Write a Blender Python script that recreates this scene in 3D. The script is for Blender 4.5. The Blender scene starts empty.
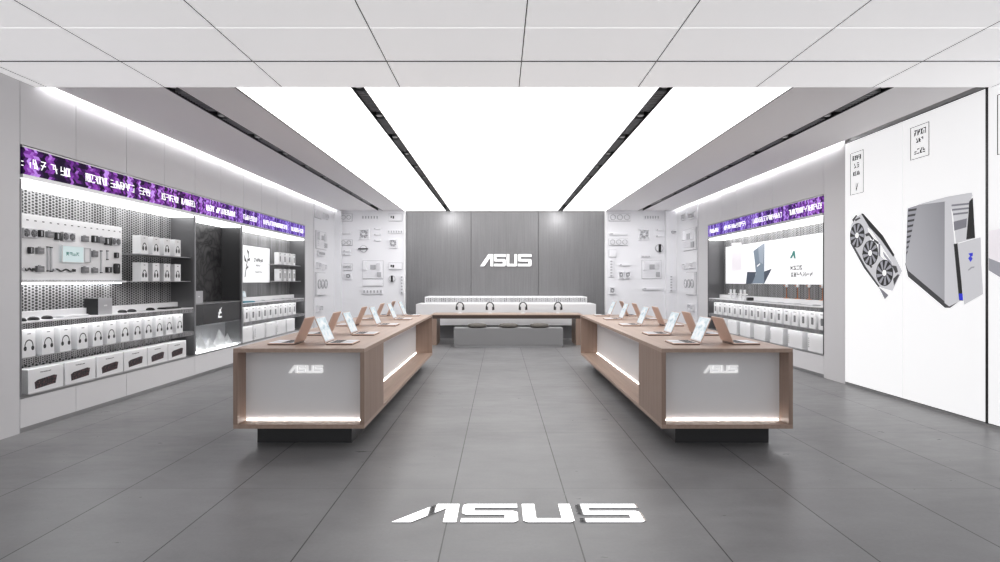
import bpy, bmesh, math, random
from mathutils import Vector, Matrix
PI = math.pi
sc = bpy.context.scene
COL = sc.collection
F = 600.0
def R(d): return math.radians(d)

# ------------------------------------------------------------------ materials
def new_mat(name):
    m = bpy.data.materials.new(name); m.use_nodes = True
    nt = m.node_tree; b = nt.nodes['Principled BSDF']
    return m, nt, b
def mat(name, col, rough=0.5, metal=0.0, emit=0.0, ecol=None, spec=0.5, coat=0.0, alpha=None, trans=0.0):
    m, nt, b = new_mat(name)
    b.inputs['Base Color'].default_value = (*col, 1)
    b.inputs['Roughness'].default_value = rough
    b.inputs['Metallic'].default_value = metal
    b.inputs['Specular IOR Level'].default_value = spec
    b.inputs['Coat Weight'].default_value = coat
    b.inputs['Transmission Weight'].default_value = trans
    if emit > 0:
        b.inputs['Emission Color'].default_value = (*(ecol or (1, 1, 1)), 1)
        b.inputs['Emission Strength'].default_value = emit
    return m
def N(nt, t, **k):
    n = nt.nodes.new(t)
    for a, v in k.items(): setattr(n, a, v)
    return n
def math_n(nt, op, a, b=None, c=None):
    n = N(nt, 'ShaderNodeMath', operation=op)
    for i, v in enumerate((a, b, c)):
        if v is None: continue
        if isinstance(v, (int, float)): n.inputs[i].default_value = v
        else: nt.links.new(v, n.inputs[i])
    return n.outputs[0]
def ramp(nt, fac, stops):
    r = N(nt, 'ShaderNodeValToRGB')
    while len(r.color_ramp.elements) < len(stops): r.color_ramp.elements.new(0.5)
    for e, (p, c) in zip(r.color_ramp.elements, stops):
        e.position = p; e.color = (*c, 1)
    nt.links.new(fac, r.inputs[0]); return r.outputs[0]
def noise(nt, vec, scale, detail=3, rough=0.5):
    n = N(nt, 'ShaderNodeTexNoise'); n.inputs['Scale'].default_value = scale
    n.inputs['Detail'].default_value = detail; n.inputs['Roughness'].default_value = rough
    nt.links.new(vec, n.inputs['Vector']); return n.outputs['Fac']
def geo(nt):
    return N(nt, 'ShaderNodeNewGeometry').outputs['Position']
def objc(nt):
    return N(nt, 'ShaderNodeTexCoord').outputs['Object']
def mapping(nt, vec, s=(1, 1, 1)):
    n = N(nt, 'ShaderNodeMapping'); n.inputs['Scale'].default_value = s
    nt.links.new(vec, n.inputs['Vector']); return n.outputs[0]

M = {}
M['wall'] = mat('wall_paint', (0.72, 0.715, 0.73), 0.45)
M['cabinet'] = mat('white_panel', (0.78, 0.775, 0.79), 0.38)
M['soffit'] = mat('soffit_paint', (0.93, 0.915, 0.925), 0.6)
M['white'] = mat('white_satin', (0.84, 0.84, 0.85), 0.35)
M['relief'] = mat('relief_white', (0.80, 0.80, 0.825), 0.4)
M['relief_grey'] = mat('relief_grey', (0.42, 0.42, 0.44), 0.4)
M['carton'] = mat('carton_white', (0.82, 0.82, 0.83), 0.4)
M['carton_grey'] = mat('carton_side_grey', (0.42, 0.42, 0.43), 0.4)
M['dark'] = mat('dark_frame', (0.055, 0.055, 0.058), 0.4)
M['black'] = mat('black_plastic', (0.012, 0.012, 0.013), 0.35)
M['ink'] = mat('ink_black', (0.02, 0.02, 0.022), 0.6)
M['grey'] = mat('grey_plastic', (0.20, 0.20, 0.21), 0.4)
M['midgrey'] = mat('mid_grey_metal', (0.30, 0.30, 0.31), 0.35, 0.4)
M['steel'] = mat('brushed_steel_edge', (0.45, 0.45, 0.46), 0.3, 0.9)
M['silver'] = mat('silver_plastic', (0.55, 0.55, 0.57), 0.3, 0.5)
M['chrome'] = mat('polished_chrome', (0.93, 0.94, 0.95), 0.04, 1.0)
M['sign'] = mat('lit_sign_white', (0.9, 0.9, 0.9), 0.3, emit=0.45)
M['plinth'] = mat('plinth_dark', (0.035, 0.035, 0.037), 0.3)
M['baydark'] = mat('bay_dark_panel', (0.05, 0.05, 0.052), 0.25, 0.2)
M['bayside'] = mat('bay_side_grey', (0.16, 0.16, 0.165), 0.28, 0.5)
M['rose'] = mat('rose_gold_metal', (0.66, 0.48, 0.40), 0.40, 0.3)
M['alu'] = mat('laptop_silver', (0.74, 0.74, 0.76), 0.3, 0.3)
M['keys'] = mat('laptop_keys', (0.03, 0.03, 0.033), 0.5)
M['copper'] = mat('copper', (0.65, 0.26, 0.12), 0.3, 0.8)
M['teal'] = mat('teal_mat', (0.02, 0.22, 0.30), 0.6)
M['glass'] = mat('clear_glass', (0.95, 0.97, 0.97), 0.02, trans=1.0)
M['cushion'] = mat('cushion_fabric', (0.12, 0.112, 0.10), 0.9)
M['bench'] = mat('bench_stone', (0.24, 0.24, 0.245), 0.55)
M['lum'] = mat('luminous_ceiling', (0.8, 0.8, 0.8), 0.6, emit=2.3, ecol=(1.0, 0.99, 0.985))
M['frontceil'] = mat('front_ceiling_added_glow', (0.80, 0.80, 0.805), 0.5, emit=0.42, ecol=(1.0, 0.99, 1.0))  # plain white panels; glow added to brighten them and light the front
M['led'] = mat('led_strip', (1, 1, 1), 0.5, emit=12.0)
M['ledwarm'] = mat('led_strip_warm', (1, 1, 1), 0.5, emit=20.0, ecol=(1.0, 0.92, 0.86))
M['ledsoft'] = mat('led_strip_soft', (1, 1, 1), 0.5, emit=11.0, ecol=(1.0, 0.92, 0.86))
M['cove'] = mat('cove_led', (1, 1, 1), 0.5, emit=14.0)
M['nichelight'] = mat('niche_light_panel', (1, 1, 1), 0.5, emit=3.6)
M['lens'] = mat('spot_lens', (.3, .3, .3), 0.4, emit=0.12)
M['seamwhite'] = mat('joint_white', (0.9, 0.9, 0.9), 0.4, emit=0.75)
M['teallogo'] = mat('print_teal', (0.04, 0.25, 0.22), 0.6)
M['blueled'] = mat('print_blue', (0.02, 0.03, 0.55), 0.6, emit=0.25, ecol=(0.03, 0.05, 1))
# backlit prints
def printed(name, col, k=1.0):
    return mat(name, tuple(c*0.5 for c in col), 0.6, emit=0.72*k, ecol=col)
M['p_white'] = printed('print_white', (0.93, 0.93, 0.94))
M['p_lg'] = printed('print_light_grey', (0.60, 0.60, 0.63), 0.9)
M['p_mg'] = printed('print_mid_grey', (0.33, 0.33, 0.37), 0.9)
M['p_g2'] = printed('print_grey', (0.20, 0.20, 0.23), 0.9)
M['p_dk'] = printed('print_dark', (0.05, 0.05, 0.055), 0.9)
M['p_blk'] = mat('print_black', (0.012, 0.012, 0.014), 0.6)
def grad():
    m, nt, b = new_mat('print_tower_gradient')
    sx = N(nt, 'ShaderNodeSeparateXYZ'); nt.links.new(geo(nt), sx.inputs[0])
    f = math_n(nt, 'ADD', math_n(nt, 'DIVIDE', math_n(nt, 'SUBTRACT', sx.outputs[1], 6.55), 1.1), math_n(nt, 'MULTIPLY', math_n(nt, 'SUBTRACT', sx.outputs[2], 1.9), -0.35))
    c = ramp(nt, f, [(0.0, (0.21, 0.21, 0.235)), (0.45, (0.36, 0.36, 0.39)), (1.0, (0.50, 0.50, 0.53))])
    nt.links.new(c, b.inputs['Emission Color']); b.inputs['Emission Strength'].default_value = 0.7
    b.inputs['Base Color'].default_value = (0.15, 0.15, 0.16, 1); b.inputs['Roughness'].default_value = 0.6
    return m
M['p_grad'] = grad()
M['p_slate'] = printed('print_slate', (0.20, 0.25, 0.31), 0.9)
M['p_slate2'] = printed('print_slate_light', (0.33, 0.38, 0.45), 0.9)
M['p_navy'] = printed('print_navy', (0.055, 0.07, 0.10), 0.9)
M['p_pink'] = printed('print_pale_pink', (0.80, 0.76, 0.80), 1.0)

def wood():
    m, nt, b = new_mat('pale_oak')
    v = objc(nt)
    n1 = noise(nt, mapping(nt, v, (26, 1.2, 26)), 1.0, 4, 0.6)
    n2 = noise(nt, mapping(nt, v, (3, .5, 3)), 1.0, 2)
    s = math_n(nt, 'ADD', math_n(nt, 'MULTIPLY', n1, 0.7), math_n(nt, 'MULTIPLY', n2, 0.3))
    c = ramp(nt, s, [(0.3, (0.325, 0.230, 0.180)), (0.7, (0.46, 0.340, 0.275))])
    nt.links.new(c, b.inputs['Base Color']); b.inputs['Roughness'].default_value = 0.42
    return m
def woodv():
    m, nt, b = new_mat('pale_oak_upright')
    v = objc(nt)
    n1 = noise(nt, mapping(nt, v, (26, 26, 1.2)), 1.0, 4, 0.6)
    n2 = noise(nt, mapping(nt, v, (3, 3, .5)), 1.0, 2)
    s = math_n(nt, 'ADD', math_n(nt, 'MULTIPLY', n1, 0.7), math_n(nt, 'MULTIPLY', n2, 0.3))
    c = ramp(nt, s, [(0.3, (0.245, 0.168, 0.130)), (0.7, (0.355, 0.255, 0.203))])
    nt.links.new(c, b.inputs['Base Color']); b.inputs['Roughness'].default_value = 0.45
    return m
M['wood'] = wood(); M['woodv'] = woodv()

def floor_mat():
    m, nt, b = new_mat('concrete_floor_tile')
    p = geo(nt)
    sx = N(nt, 'ShaderNodeSeparateXYZ'); nt.links.new(p, sx.inputs[0])
    X, Y = sx.outputs[0], sx.outputs[1]
    def joint(c, off, pitch, w):
        a = math_n(nt, 'SUBTRACT', c, off - w/2)
        f = math_n(nt, 'WRAP', a, pitch, 0.0)
        return math_n(nt, 'LESS_THAN', f, w)
    jx = joint(X, -0.331, 0.787, 0.008); jy = joint(Y, 5.94, 1.6, 0.007)
    j = math_n(nt, 'MAXIMUM', jx, math_n(nt, 'MULTIPLY', jy, 0.3))
    n1 = noise(nt, mapping(nt, p, (1, 1.6, 1)), 0.9, 6, 0.62)
    n2 = noise(nt, mapping(nt, p, (2.0, 7, 1)), 1.5, 5, 0.7)
    # per tile tone
    tx = math_n(nt, 'FLOOR', math_n(nt, 'DIVIDE', math_n(nt, 'ADD', X, 0.331), 0.787))
    ty = math_n(nt, 'FLOOR', math_n(nt, 'DIVIDE', math_n(nt, 'SUBTRACT', Y, 5.94), 1.6))
    cx = N(nt, 'ShaderNodeCombineXYZ'); nt.links.new(tx, cx.inputs[0]); nt.links.new(ty, cx.inputs[1])
    wn = N(nt, 'ShaderNodeTexWhiteNoise'); nt.links.new(cx.outputs[0], wn.inputs['Vector'])
    n3 = noise(nt, mapping(nt, p, (1, 1, 1)), 45, 3, 0.7)
    s = math_n(nt, 'ADD', math_n(nt, 'MULTIPLY', n1, 0.55), math_n(nt, 'MULTIPLY', n2, 0.30))
    s = math_n(nt, 'ADD', s, math_n(nt, 'MULTIPLY', n3, 0.15))
    s = math_n(nt, 'ADD', s, math_n(nt, 'MULTIPLY', math_n(nt, 'SUBTRACT', wn.outputs['Value'], 0.5), 0.06))
    c = ramp(nt, s, [(0.30, (0.128, 0.127, 0.131)), (0.68, (0.245, 0.244, 0.249))])
    mx = N(nt, 'ShaderNodeMixRGB'); nt.links.new(j, mx.inputs[0]); nt.links.new(c, mx.inputs[1])
    mx.inputs[2].default_value = (0.01, 0.01, 0.01, 1)
    nt.links.new(mx.outputs[0], b.inputs['Base Color'])
    r = ramp(nt, n2, [(0.3, (0.27,)*3), (0.7, (0.42,)*3)])
    nt.links.new(r, b.inputs['Roughness'])
    b.inputs['Specular IOR Level'].default_value = 0.4
    return m
M['floor'] = floor_mat()

def perf(name, base, hole, pu=0.05, pv=0.034, axis=1, rr=0.30):
    """perforated sheet: staggered round holes, u runs along the sheet, v is height"""
    m, nt, b = new_mat(name)
    p = geo(nt); sx = N(nt, 'ShaderNodeSeparateXYZ'); nt.links.new(p, sx.inputs[0])
    U, V = sx.outputs[axis], sx.outputs[2]
    u = math_n(nt, 'DIVIDE', U, pu); v = math_n(nt, 'DIVIDE', V, pv)
    col = math_n(nt, 'FLOOR', u)
    st = math_n(nt, 'MULTIPLY', math_n(nt, 'WRAP', col, 2.0, 0.0), 0.5)
    fu = math_n(nt, 'SUBTRACT', math_n(nt, 'FRACT', u), 0.5)
    fv = math_n(nt, 'SUBTRACT', math_n(nt, 'FRACT', math_n(nt, 'ADD', v, st)), 0.5)
    d = math_n(nt, 'SQRT', math_n(nt, 'ADD', math_n(nt, 'POWER', math_n(nt, 'ABSOLUTE', fu), 2.0), math_n(nt, 'POWER', math_n(nt, 'ABSOLUTE', fv), 2.0)))
    wn = N(nt, 'ShaderNodeTexWhiteNoise'); wn.noise_dimensions = '1D'; nt.links.new(col, wn.inputs['W'])
    thr = math_n(nt, 'ADD', math_n(nt, 'MULTIPLY', wn.outputs['Value'], 0.16), rr)
    h = math_n(nt, 'LESS_THAN', d, thr)
    mx = N(nt, 'ShaderNodeMixRGB'); nt.links.new(h, mx.inputs[0])
    mx.inputs[1].default_value = (*base, 1); mx.inputs[2].default_value = (*hole, 1)
    nt.links.new(mx.outputs[0], b.inputs['Base Color'])
    b.inputs['Roughness'].default_value = 0.4; b.inputs['Metallic'].default_value = 0.2
    return m
M['perf'] = perf('perforated_metal', (0.36, 0.36, 0.365), (0.015, 0.015, 0.016))
M['perfs'] = perf('perforated_strip', (0.40, 0.40, 0.41), (0.03, 0.03, 0.03), 0.03, 0.02)
M['perfx'] = perf('perforated_grille', (0.55, 0.55, 0.56), (0.10, 0.10, 0.10), 0.05, 0.04, 0, 0.25)

def backwall_mat():
    m, nt, b = new_mat('brushed_grey_metal')
    p = geo(nt)
    n1 = noise(nt, mapping(nt, p, (60, 60, 60)), 1.0, 4, 0.7)
    n2 = noise(nt, mapping(nt, p, (40, 1, 1.0)), 1.0, 3, 0.6)
    s = math_n(nt, 'ADD', math_n(nt, 'MULTIPLY', n1, 0.5), math_n(nt, 'MULTIPLY', n2, 0.5))
    c = ramp(nt, s, [(0.3, (0.155, 0.155, 0.159)), (0.7, (0.225, 0.223, 0.229))])
    nt.links.new(c, b.inputs['Base Color'])
    b.inputs['Roughness'].default_value = 0.42; b.inputs['Metallic'].default_value = 0.45
    return m
M['backwall'] = backwall_mat()

def header_mat():
    m, nt, b = new_mat('purple_led_screen')
    p = geo(nt); sx = N(nt, 'ShaderNodeSeparateXYZ'); nt.links.new(p, sx.inputs[0])
    Y, Z = sx.outputs[1], sx.outputs[2]
    # scale-like pattern with vertical stripes; near end darker, far end bluer
    zig = math_n(nt, 'PINGPONG', math_n(nt, 'MULTIPLY', Z, 1.0), 0.035)
    yy = math_n(nt, 'ADD', Y, math_n(nt, 'MULTIPLY', zig, 0.8))
    cell = math_n(nt, 'FLOOR', math_n(nt, 'DIVIDE', yy, 0.04))
    cellz = math_n(nt, 'FLOOR', math_n(nt, 'DIVIDE', Z, 0.035))
    wn = N(nt, 'ShaderNodeTexWhiteNoise'); wn.noise_dimensions = '1D'; nt.links.new(cell, wn.inputs['W'])
    cb = N(nt, 'ShaderNodeCombineXYZ'); nt.links.new(cell, cb.inputs[0]); nt.links.new(cellz, cb.inputs[1])
    wn2 = N(nt, 'ShaderNodeTexWhiteNoise'); nt.links.new(cb.outputs[0], wn2.inputs['Vector'])
    big = noise(nt, mapping(nt, p, (0, 1.3, 0.0)), 1.0, 2)
    far = math_n(nt, 'MULTIPLY', math_n(nt, 'SUBTRACT', Y, 6.0), 0.02)
    s = math_n(nt, 'ADD', math_n(nt, 'MULTIPLY', wn.outputs['Value'], 0.60), math_n(nt, 'MULTIPLY', wn2.outputs['Value'], 0.45))
    s = math_n(nt, 'ADD', s, math_n(nt, 'MULTIPLY', math_n(nt, 'SUBTRACT', big, 0.5), 0.8))
    s = math_n(nt, 'ADD', s, math_n(nt, 'ADD', far, -0.06))
    c1 = ramp(nt, s, [(0.30, (0.006, 0.002, 0.014)), (0.48, (0.07, 0.012, 0.13)), (0.66, (0.22, 0.04, 0.36)), (0.9, (0.50, 0.26, 0.75))])
    c2 = ramp(nt, s, [(0.15, (0.02, 0.006, 0.08)), (0.42, (0.07, 0.022, 0.24)), (0.68, (0.15, 0.08, 0.46)), (0.95, (0.36, 0.28, 0.72))])
    fy = math_n(nt, 'MULTIPLY', math_n(nt, 'SUBTRACT', Y, 9.0), 0.25)
    cl = N(nt, 'ShaderNodeClamp'); nt.links.new(fy, cl.inputs[0])
    mx = N(nt, 'ShaderNodeMixRGB'); nt.links.new(cl.outputs[0], mx.inputs[0]); nt.links.new(c1, mx.inputs[1]); nt.links.new(c2, mx.inputs[2])
    nt.links.new(mx.outputs[0], b.inputs['Emission Color']); b.inputs['Emission Strength'].default_value = 1.25
    b.inputs['Base Color'].default_value = (0.01, 0.005, 0.015, 1); b.inputs['Roughness'].default_value = 0.6; b.inputs['Specular IOR Level'].default_value = 0.1
    return m
M['header'] = header_mat()

def swirl_mat():
    m, nt, b = new_mat('dark_swirl_backdrop')
    v = geo(nt)
    w = N(nt, 'ShaderNodeTexVoronoi'); w.feature = 'DISTANCE_TO_EDGE'
    n = N(nt, 'ShaderNodeTexNoise'); n.inputs['Scale'].default_value = 2.2; nt.links.new(v, n.inputs['Vector'])
    mx = N(nt, 'ShaderNodeVectorMath', operation='ADD'); nt.links.new(v, mx.inputs[0])
    nt.links.new(n.outputs['Color'], mx.inputs[1]); w.inputs['Scale'].default_value = 5.5
    nt.links.new(mx.outputs[0], w.inputs['Vector'])
    c = ramp(nt, w.outputs['Distance'], [(0.02, (0.003, 0.003, 0.004)), (0.10, (0.030, 0.029, 0.030)), (0.3, (0.055, 0.054, 0.055))])
    nt.links.new(c, b.inputs['Base Color']); b.inputs['Roughness'].default_value = 0.35
    return m
M['swirl'] = swirl_mat()

def screen_mat():
    m, nt, b = new_mat('laptop_screen_wallpaper')
    v = objc(nt)
    n = noise(nt, mapping(nt, v, (9, 9, 14)), 1.0, 3, 0.6)
    c = ramp(nt, n, [(0.36, (0.36, 0.50, 0.58)), (0.50, (0.74, 0.82, 0.86)), (0.62, (0.90, 0.92, 0.94))])
    nt.links.new(c, b.inputs['Emission Color']); b.inputs['Emission Strength'].default_value = 0.85
    b.inputs['Base Color'].default_value = (0.05, 0.05, 0.05, 1); b.inputs['Roughness'].default_value = 0.3
    return m
M['screen'] = screen_mat()

def gpu_print():
    m, nt, b = new_mat('dark_print_speckled')
    v = objc(nt)
    n = noise(nt, v, 45, 3, 0.6)
    c = ramp(nt, n, [(0.40, (0.01, 0.01, 0.012)), (0.56, (0.05, 0.04, 0.045)), (0.62, (0.20, 0.05, 0.06)), (0.70, (0.05, 0.17, 0.14))])
    nt.links.new(c, b.inputs['Base Color']); b.inputs['Roughness'].default_value = 0.5
    return m
M['gpuprint'] = gpu_print()

# ------------------------------------------------------------------ mesh helpers
class MB:
    def __init__(s): s.bm = bmesh.new()
    def box(s, x0, x1, y0, y1, z0, z1, bev=0.0):
        x0, x1 = min(x0, x1), max(x0, x1); y0, y1 = min(y0, y1), max(y0, y1); z0, z1 = min(z0, z1), max(z0, z1)
        vs = [s.bm.verts.new(p) for p in ((x0,y0,z0),(x1,y0,z0),(x1,y1,z0),(x0,y1,z0),(x0,y0,z1),(x1,y0,z1),(x1,y1,z1),(x0,y1,z1))]
        fs = [s.bm.faces.new([vs[i] for i in q]) for q in ((0,3,2,1),(4,5,6,7),(0,1,5,4),(1,2,6,5),(2,3,7,6),(3,0,4,7))]
        if bev:
            es = list({e for f in fs for e in f.edges})
            bmesh.ops.bevel(s.bm, geom=es, offset=bev, segments=2, affect='EDGES', profile=0.5)
        return s
    def prism(s, pts, d, frame):
        """polygon pts (u,v) extruded by d along frame normal; frame(u,v,w)->xyz"""
        a = [s.bm.verts.new(frame(u, v, 0)) for u, v in pts]
        b = [s.bm.verts.new(frame(u, v, d)) for u, v in pts]
        n = len(pts)
        s.bm.faces.new(a[::-1]); s.bm.faces.new(b)
        for i in range(n):
            j = (i+1) % n
            s.bm.faces.new((a[i], a[j], b[j], b[i]))
        return s
    def cyl(s, c, r, h, axis='z', seg=20, r2=None):
        r2 = r if r2 is None else r2
        def P(a, rr, t):
            u, v = rr*math.cos(a), rr*math.sin(a)
            return {'z': (c[0]+u, c[1]+v, c[2]+t), 'y': (c[0]+u, c[1]+t, c[2]+v), 'x': (c[0]+t, c[1]+u, c[2]+v)}[axis]
        A = [s.bm.verts.new(P(2*PI*i/seg, r, 0)) for i in range(seg)]
        B = [s.bm.verts.new(P(2*PI*i/seg, r2, h)) for i in range(seg)]
        s.bm.faces.new(A); s.bm.faces.new(B[::-1])
        for i in range(seg):
            j = (i+1) % seg; s.bm.faces.new((A[i], B[i], B[j], A[j]))
        return s
    def tube(s, pts, r, seg=8):
        pts = [Vector(p) for p in pts]; rings = []
        for i, p in enumerate(pts):
            t = (pts[min(i+1, len(pts)-1)] - pts[max(i-1, 0)]).normalized()
            up = Vector((0, 0, 1)) if abs(t.z) < 0.95 else Vector((1, 0, 0))
            a = t.cross(up).normalized(); b = t.cross(a)
            rings.append([s.bm.verts.new(p + a*r*math.cos(2*PI*k/seg) + b*r*math.sin(2*PI*k/seg)) for k in range(seg)])
        for q in range(len(rings)-1):
            for k in range(seg):
                l = (k+1) % seg; s.bm.faces.new((rings[q][k], rings[q][l], rings[q+1][l], rings[q+1][k]))
        s.bm.faces.new(rings[0][::-1]); s.bm.faces.new(rings[-1]); return s
    def ring(s, c, r0, r1, y0, y1, seg=24):
        """flat ring whose axis is y"""
        def v(r, a, y): return s.bm.verts.new((c[0]+r*math.cos(a), y, c[1]+r*math.sin(a)))
        Q = [[v(r, 2*PI*i/seg, y) for (r, y) in ((r0,y0),(r1,y0),(r1,y1),(r0,y1))] for i in range(seg)]
        for i in range(seg):
            A, B = Q[i], Q[(i+1) % seg]
            for k in range(4):
                l = (k+1) % 4; s.bm.faces.new((A[k], A[l], B[l], B[k]))
        return s
    def lathe(s, prof, c=(0, 0, 0), seg=28):
        rings = []
        for r, z in prof:
            rings.append([s.bm.verts.new((c[0]+r*math.cos(2*PI*k/seg), c[1]+r*math.sin(2*PI*k/seg), c[2]+z)) for k in range(seg)])
        for q in range(len(rings)-1):
            for k in range(seg):
                l = (k+1) % seg; s.bm.faces.new((rings[q][k], rings[q][l], rings[q+1][l], rings[q+1][k]))
        s.bm.faces.new(rings[0][::-1]); s.bm.faces.new(rings[-1]); return s
    def build(s, name, m, parent=None, loc=None, rot=None, smooth=False):
        bmesh.ops.recalc_face_normals(s.bm, faces=s.bm.faces[:])
        me = bpy.data.meshes.new(name); s.bm.to_mesh(me); s.bm.free()
        me.materials.append(M[m] if isinstance(m, str) else m)
        if smooth:
            for p in me.polygons: p.use_smooth = True
        o = bpy.data.objects.new(name, me); COL.objects.link(o)
        if parent: o.parent = parent
        if loc: o.location = loc
        if rot: o.rotation_euler = rot
        return o
def tag(o, label=None, cat=None, group=None, kind=None):
    if label: o['label'] = label
    if cat: o['category'] = cat
    if group: o['group'] = group
    if kind: o['kind'] = kind
    return o
def thing(name, label, cat, loc=(0, 0, 0), rz=0, group=None):
    o = bpy.data.objects.new(name, None); COL.objects.link(o)
    o.empty_display_size = 0.1
    o.location = loc; o.rotation_euler = (0, 0, rz)
    return tag(o, label, cat, group)
def copy_tree(o, parent=None):
    c = o.copy(); COL.objects.link(c); c.parent = parent
    for ch in list(o.children): copy_tree(ch, c)
    return c
def struct(name, mb, m, **k):
    return tag(mb.build(name, m, **k), kind='structure')
ORD = ['first', 'second', 'third', 'fourth', 'fifth', 'sixth', 'seventh', 'eighth', 'ninth', 'tenth', 'eleventh', 'twelfth',
       'thirteenth', 'fourteenth', 'fifteenth', 'sixteenth', 'seventeenth', 'eighteenth']
class Place:
    """hands out copies of a prototype; the first call uses the prototype itself"""
    def __init__(s, proto): s.p = proto; s.used = False
    def at(s, loc, rz, label, group=None):
        o = s.p if not s.used else copy_tree(s.p)
        s.used = True
        o.location = loc; o.rotation_euler = (0, 0, rz); o['label'] = label
        if group: o['group'] = group
        return o

# ------------------------------------------------------------------ room constants
XL, XR, YB = -4.717, 5.02, 17.23
ZC = 3.51; YF = 6.10; ZF = 3.47
LB, RB = -5.08, 5.40          # niche backs
NY0, NY1 = 5.896, 14.51       # left niche
RY0, RY1 = 9.30, 14.48        # right niche
NZ0, NZ1, NZ2 = 0.36, 2.54, 2.83

struct('floor', MB().box(-6, 6.2, -3, 18, -0.08, 0), 'floor')

# left wall: white panels with 8 mm joints
def wall_panels(mb, x0, x1, ys, z0, z1, g=0.004):
    for a, b in zip(ys[:-1], ys[1:]): mb.box(x0, x1, a+g, b-g, z0, z1)
lw = MB()
seams = [5.896, 6.675, 7.576, 8.43, 9.28, 10.14, 11.03, 11.87, 12.69, 13.6, 14.51]
wall_panels(lw, XL-0.06, XL, [-1, 1.5, 3.0, 4.45, 5.896], 0, 3.8)
wall_panels(lw, XL-0.06, XL, seams, NZ2+0.02, 3.8)
wall_panels(lw, XL-0.06, XL, [14.51, YB+0.05], 0, 3.8)
struct('wall_left', lw, 'wall')
lc = MB(); wall_panels(lc, XL-0.06, XL, [5.896, 6.675, 7.576, 9.28, 11.03, 12.69, 14.51], 0.05, NZ0-0.02)
struct('wall_left', lc, 'cabinet')
struct('wall_left', MB().box(-5.6, -5.35, -1, 17.5, 0, 3.85), 'dark')
struct('baseboard_left', MB().box(XL-0.08, XL-0.006, -1, 17.2, 0, 0.05), 'steel')
# right wall
rw = MB()
wall_panels(rw, XR, XR+0.06, [-1, 2.4, 4.0, 4.95], 0, 3.8)
wall_panels(rw, XR+0.06, XR+0.12, [4.95, 8.73], 0, 3.8)
wall_panels(rw, XR, XR+0.06, [8.73, 9.30], 0, 3.8)
wall_panels(rw, XR, XR+0.06, [9.30, 11.05, 11.86, 12.74, 13.6, 14.48], NZ2+0.02, 3.8)
wall_panels(rw, XR, XR+0.06, [14.48, YB+0.05], 0, 3.8)
struct('wall_right', rw, 'wall')
rc = MB(); wall_panels(rc, XR, XR+0.06, [9.30, 11.05, 12.74, 14.48], 0.05, NZ0-0.02)
struct('wall_right', rc, 'cabinet')
struct('wall_right', MB().box(5.65, 5.9, -1, 17.5, 0, 3.85), 'dark')
struct('baseboard_right', MB().box(XR+0.006, XR+0.08, -1, 17.2, 0, 0.05), 'steel')
# back wall: grey metal centre, white alcove walls either side
bw = MB()
for a, b in ((-2.742, -0.83), (-0.83, 1.10), (1.10, 3.044)): bw.box(a+0.006, b-0.006, YB, YB+0.06, 0, 3.6)
struct('wall_back', bw, 'backwall')
struct('wall_back', MB().box(-5.6, 5.9, YB+0.08, YB+0.3, 0, 3.85), 'dark')
struct('wall_back_left', MB().box(XL, -2.742, 17.10, YB+0.06, 0, 3.6), 'relief')
struct('wall_back_right', MB().box(3.044, XR, 17.10, YB+0.06, 0, 3.6), 'relief')
struct('wall_alcove_left', MB().box(XL+0.002, XL+0.03, 15.15, 17.10, 0, 3.46), 'relief')
struct('wall_alcove_right', MB().box(XR-0.03, XR-0.002, 15.2, 17.10, 0, 3.46), 'relief')
struct('trim_1', MB().box(XL+0.03, XL+0.22, 16.98, 17.10, 0, 3.49), 'relief')
struct('trim_2', MB().box(XR-0.32, XR-0.03, 16.94, 17.10, 0, 3.49), 'relief')
struct('trim_3', MB().box(-2.742, -2.70, 17.08, YB, 0, 3.5), 'white')
struct('trim_4', MB().box(3.0, 3.044, 17.08, YB, 0, 3.5), 'white')

# ------------------------------------------------------------------ ceilings
SL = [(-3.48, -3.35), (-1.543, -1.413), (1.652, 1.792), (3.947, 4.077)]
sf = MB()
sf.box(-4.63, -3.48, YF, YB, ZC, ZC+0.05).box(-3.35, -2.746, YF, YB, ZC, ZC+0.05)
sf.box(3.036, 3.947, YF, YB, ZC, ZC+0.05).box(4.077, 4.93, YF, YB, ZC, ZC+0.05)
struct('ceiling', sf, 'soffit')
struct('ceiling', MB().box(-5.6, 5.9, -1, 17.5, 3.85, 3.95), 'white')
struct('ceiling', MB().box(-5.55, -4.717, YF, YB, 3.79, 3.85).box(XR, 5.8, YF, YB, 3.79, 3.85), 'white')
lum = thing('luminous_ceiling', 'large glowing white stretch ceiling over the middle of the shop', 'ceiling light', (0.14, 11.6, ZC))
for a, b in ((-2.735, -1.543), (-1.413, 1.652), (1.792, 3.025)):
    MB().box(a-0.14, b-0.14, YF+0.02-11.6, YB-0.02-11.6, 0, 0.04).build('light_panel', 'lum', lum)
e = MB()
e.box(-2.75-0.14, -2.735-0.14, YF-11.6, YB-11.6, -0.006, 0.06).box(3.025-.14, 3.04-.14, YF-11.6, YB-11.6, -0.006, 0.06)
e.box(-2.75-0.14, 3.04-.14, YB-0.02-11.6, YB-11.6, -0.006, 0.06)
e.build('edge_trim', 'black', lum)
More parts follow.
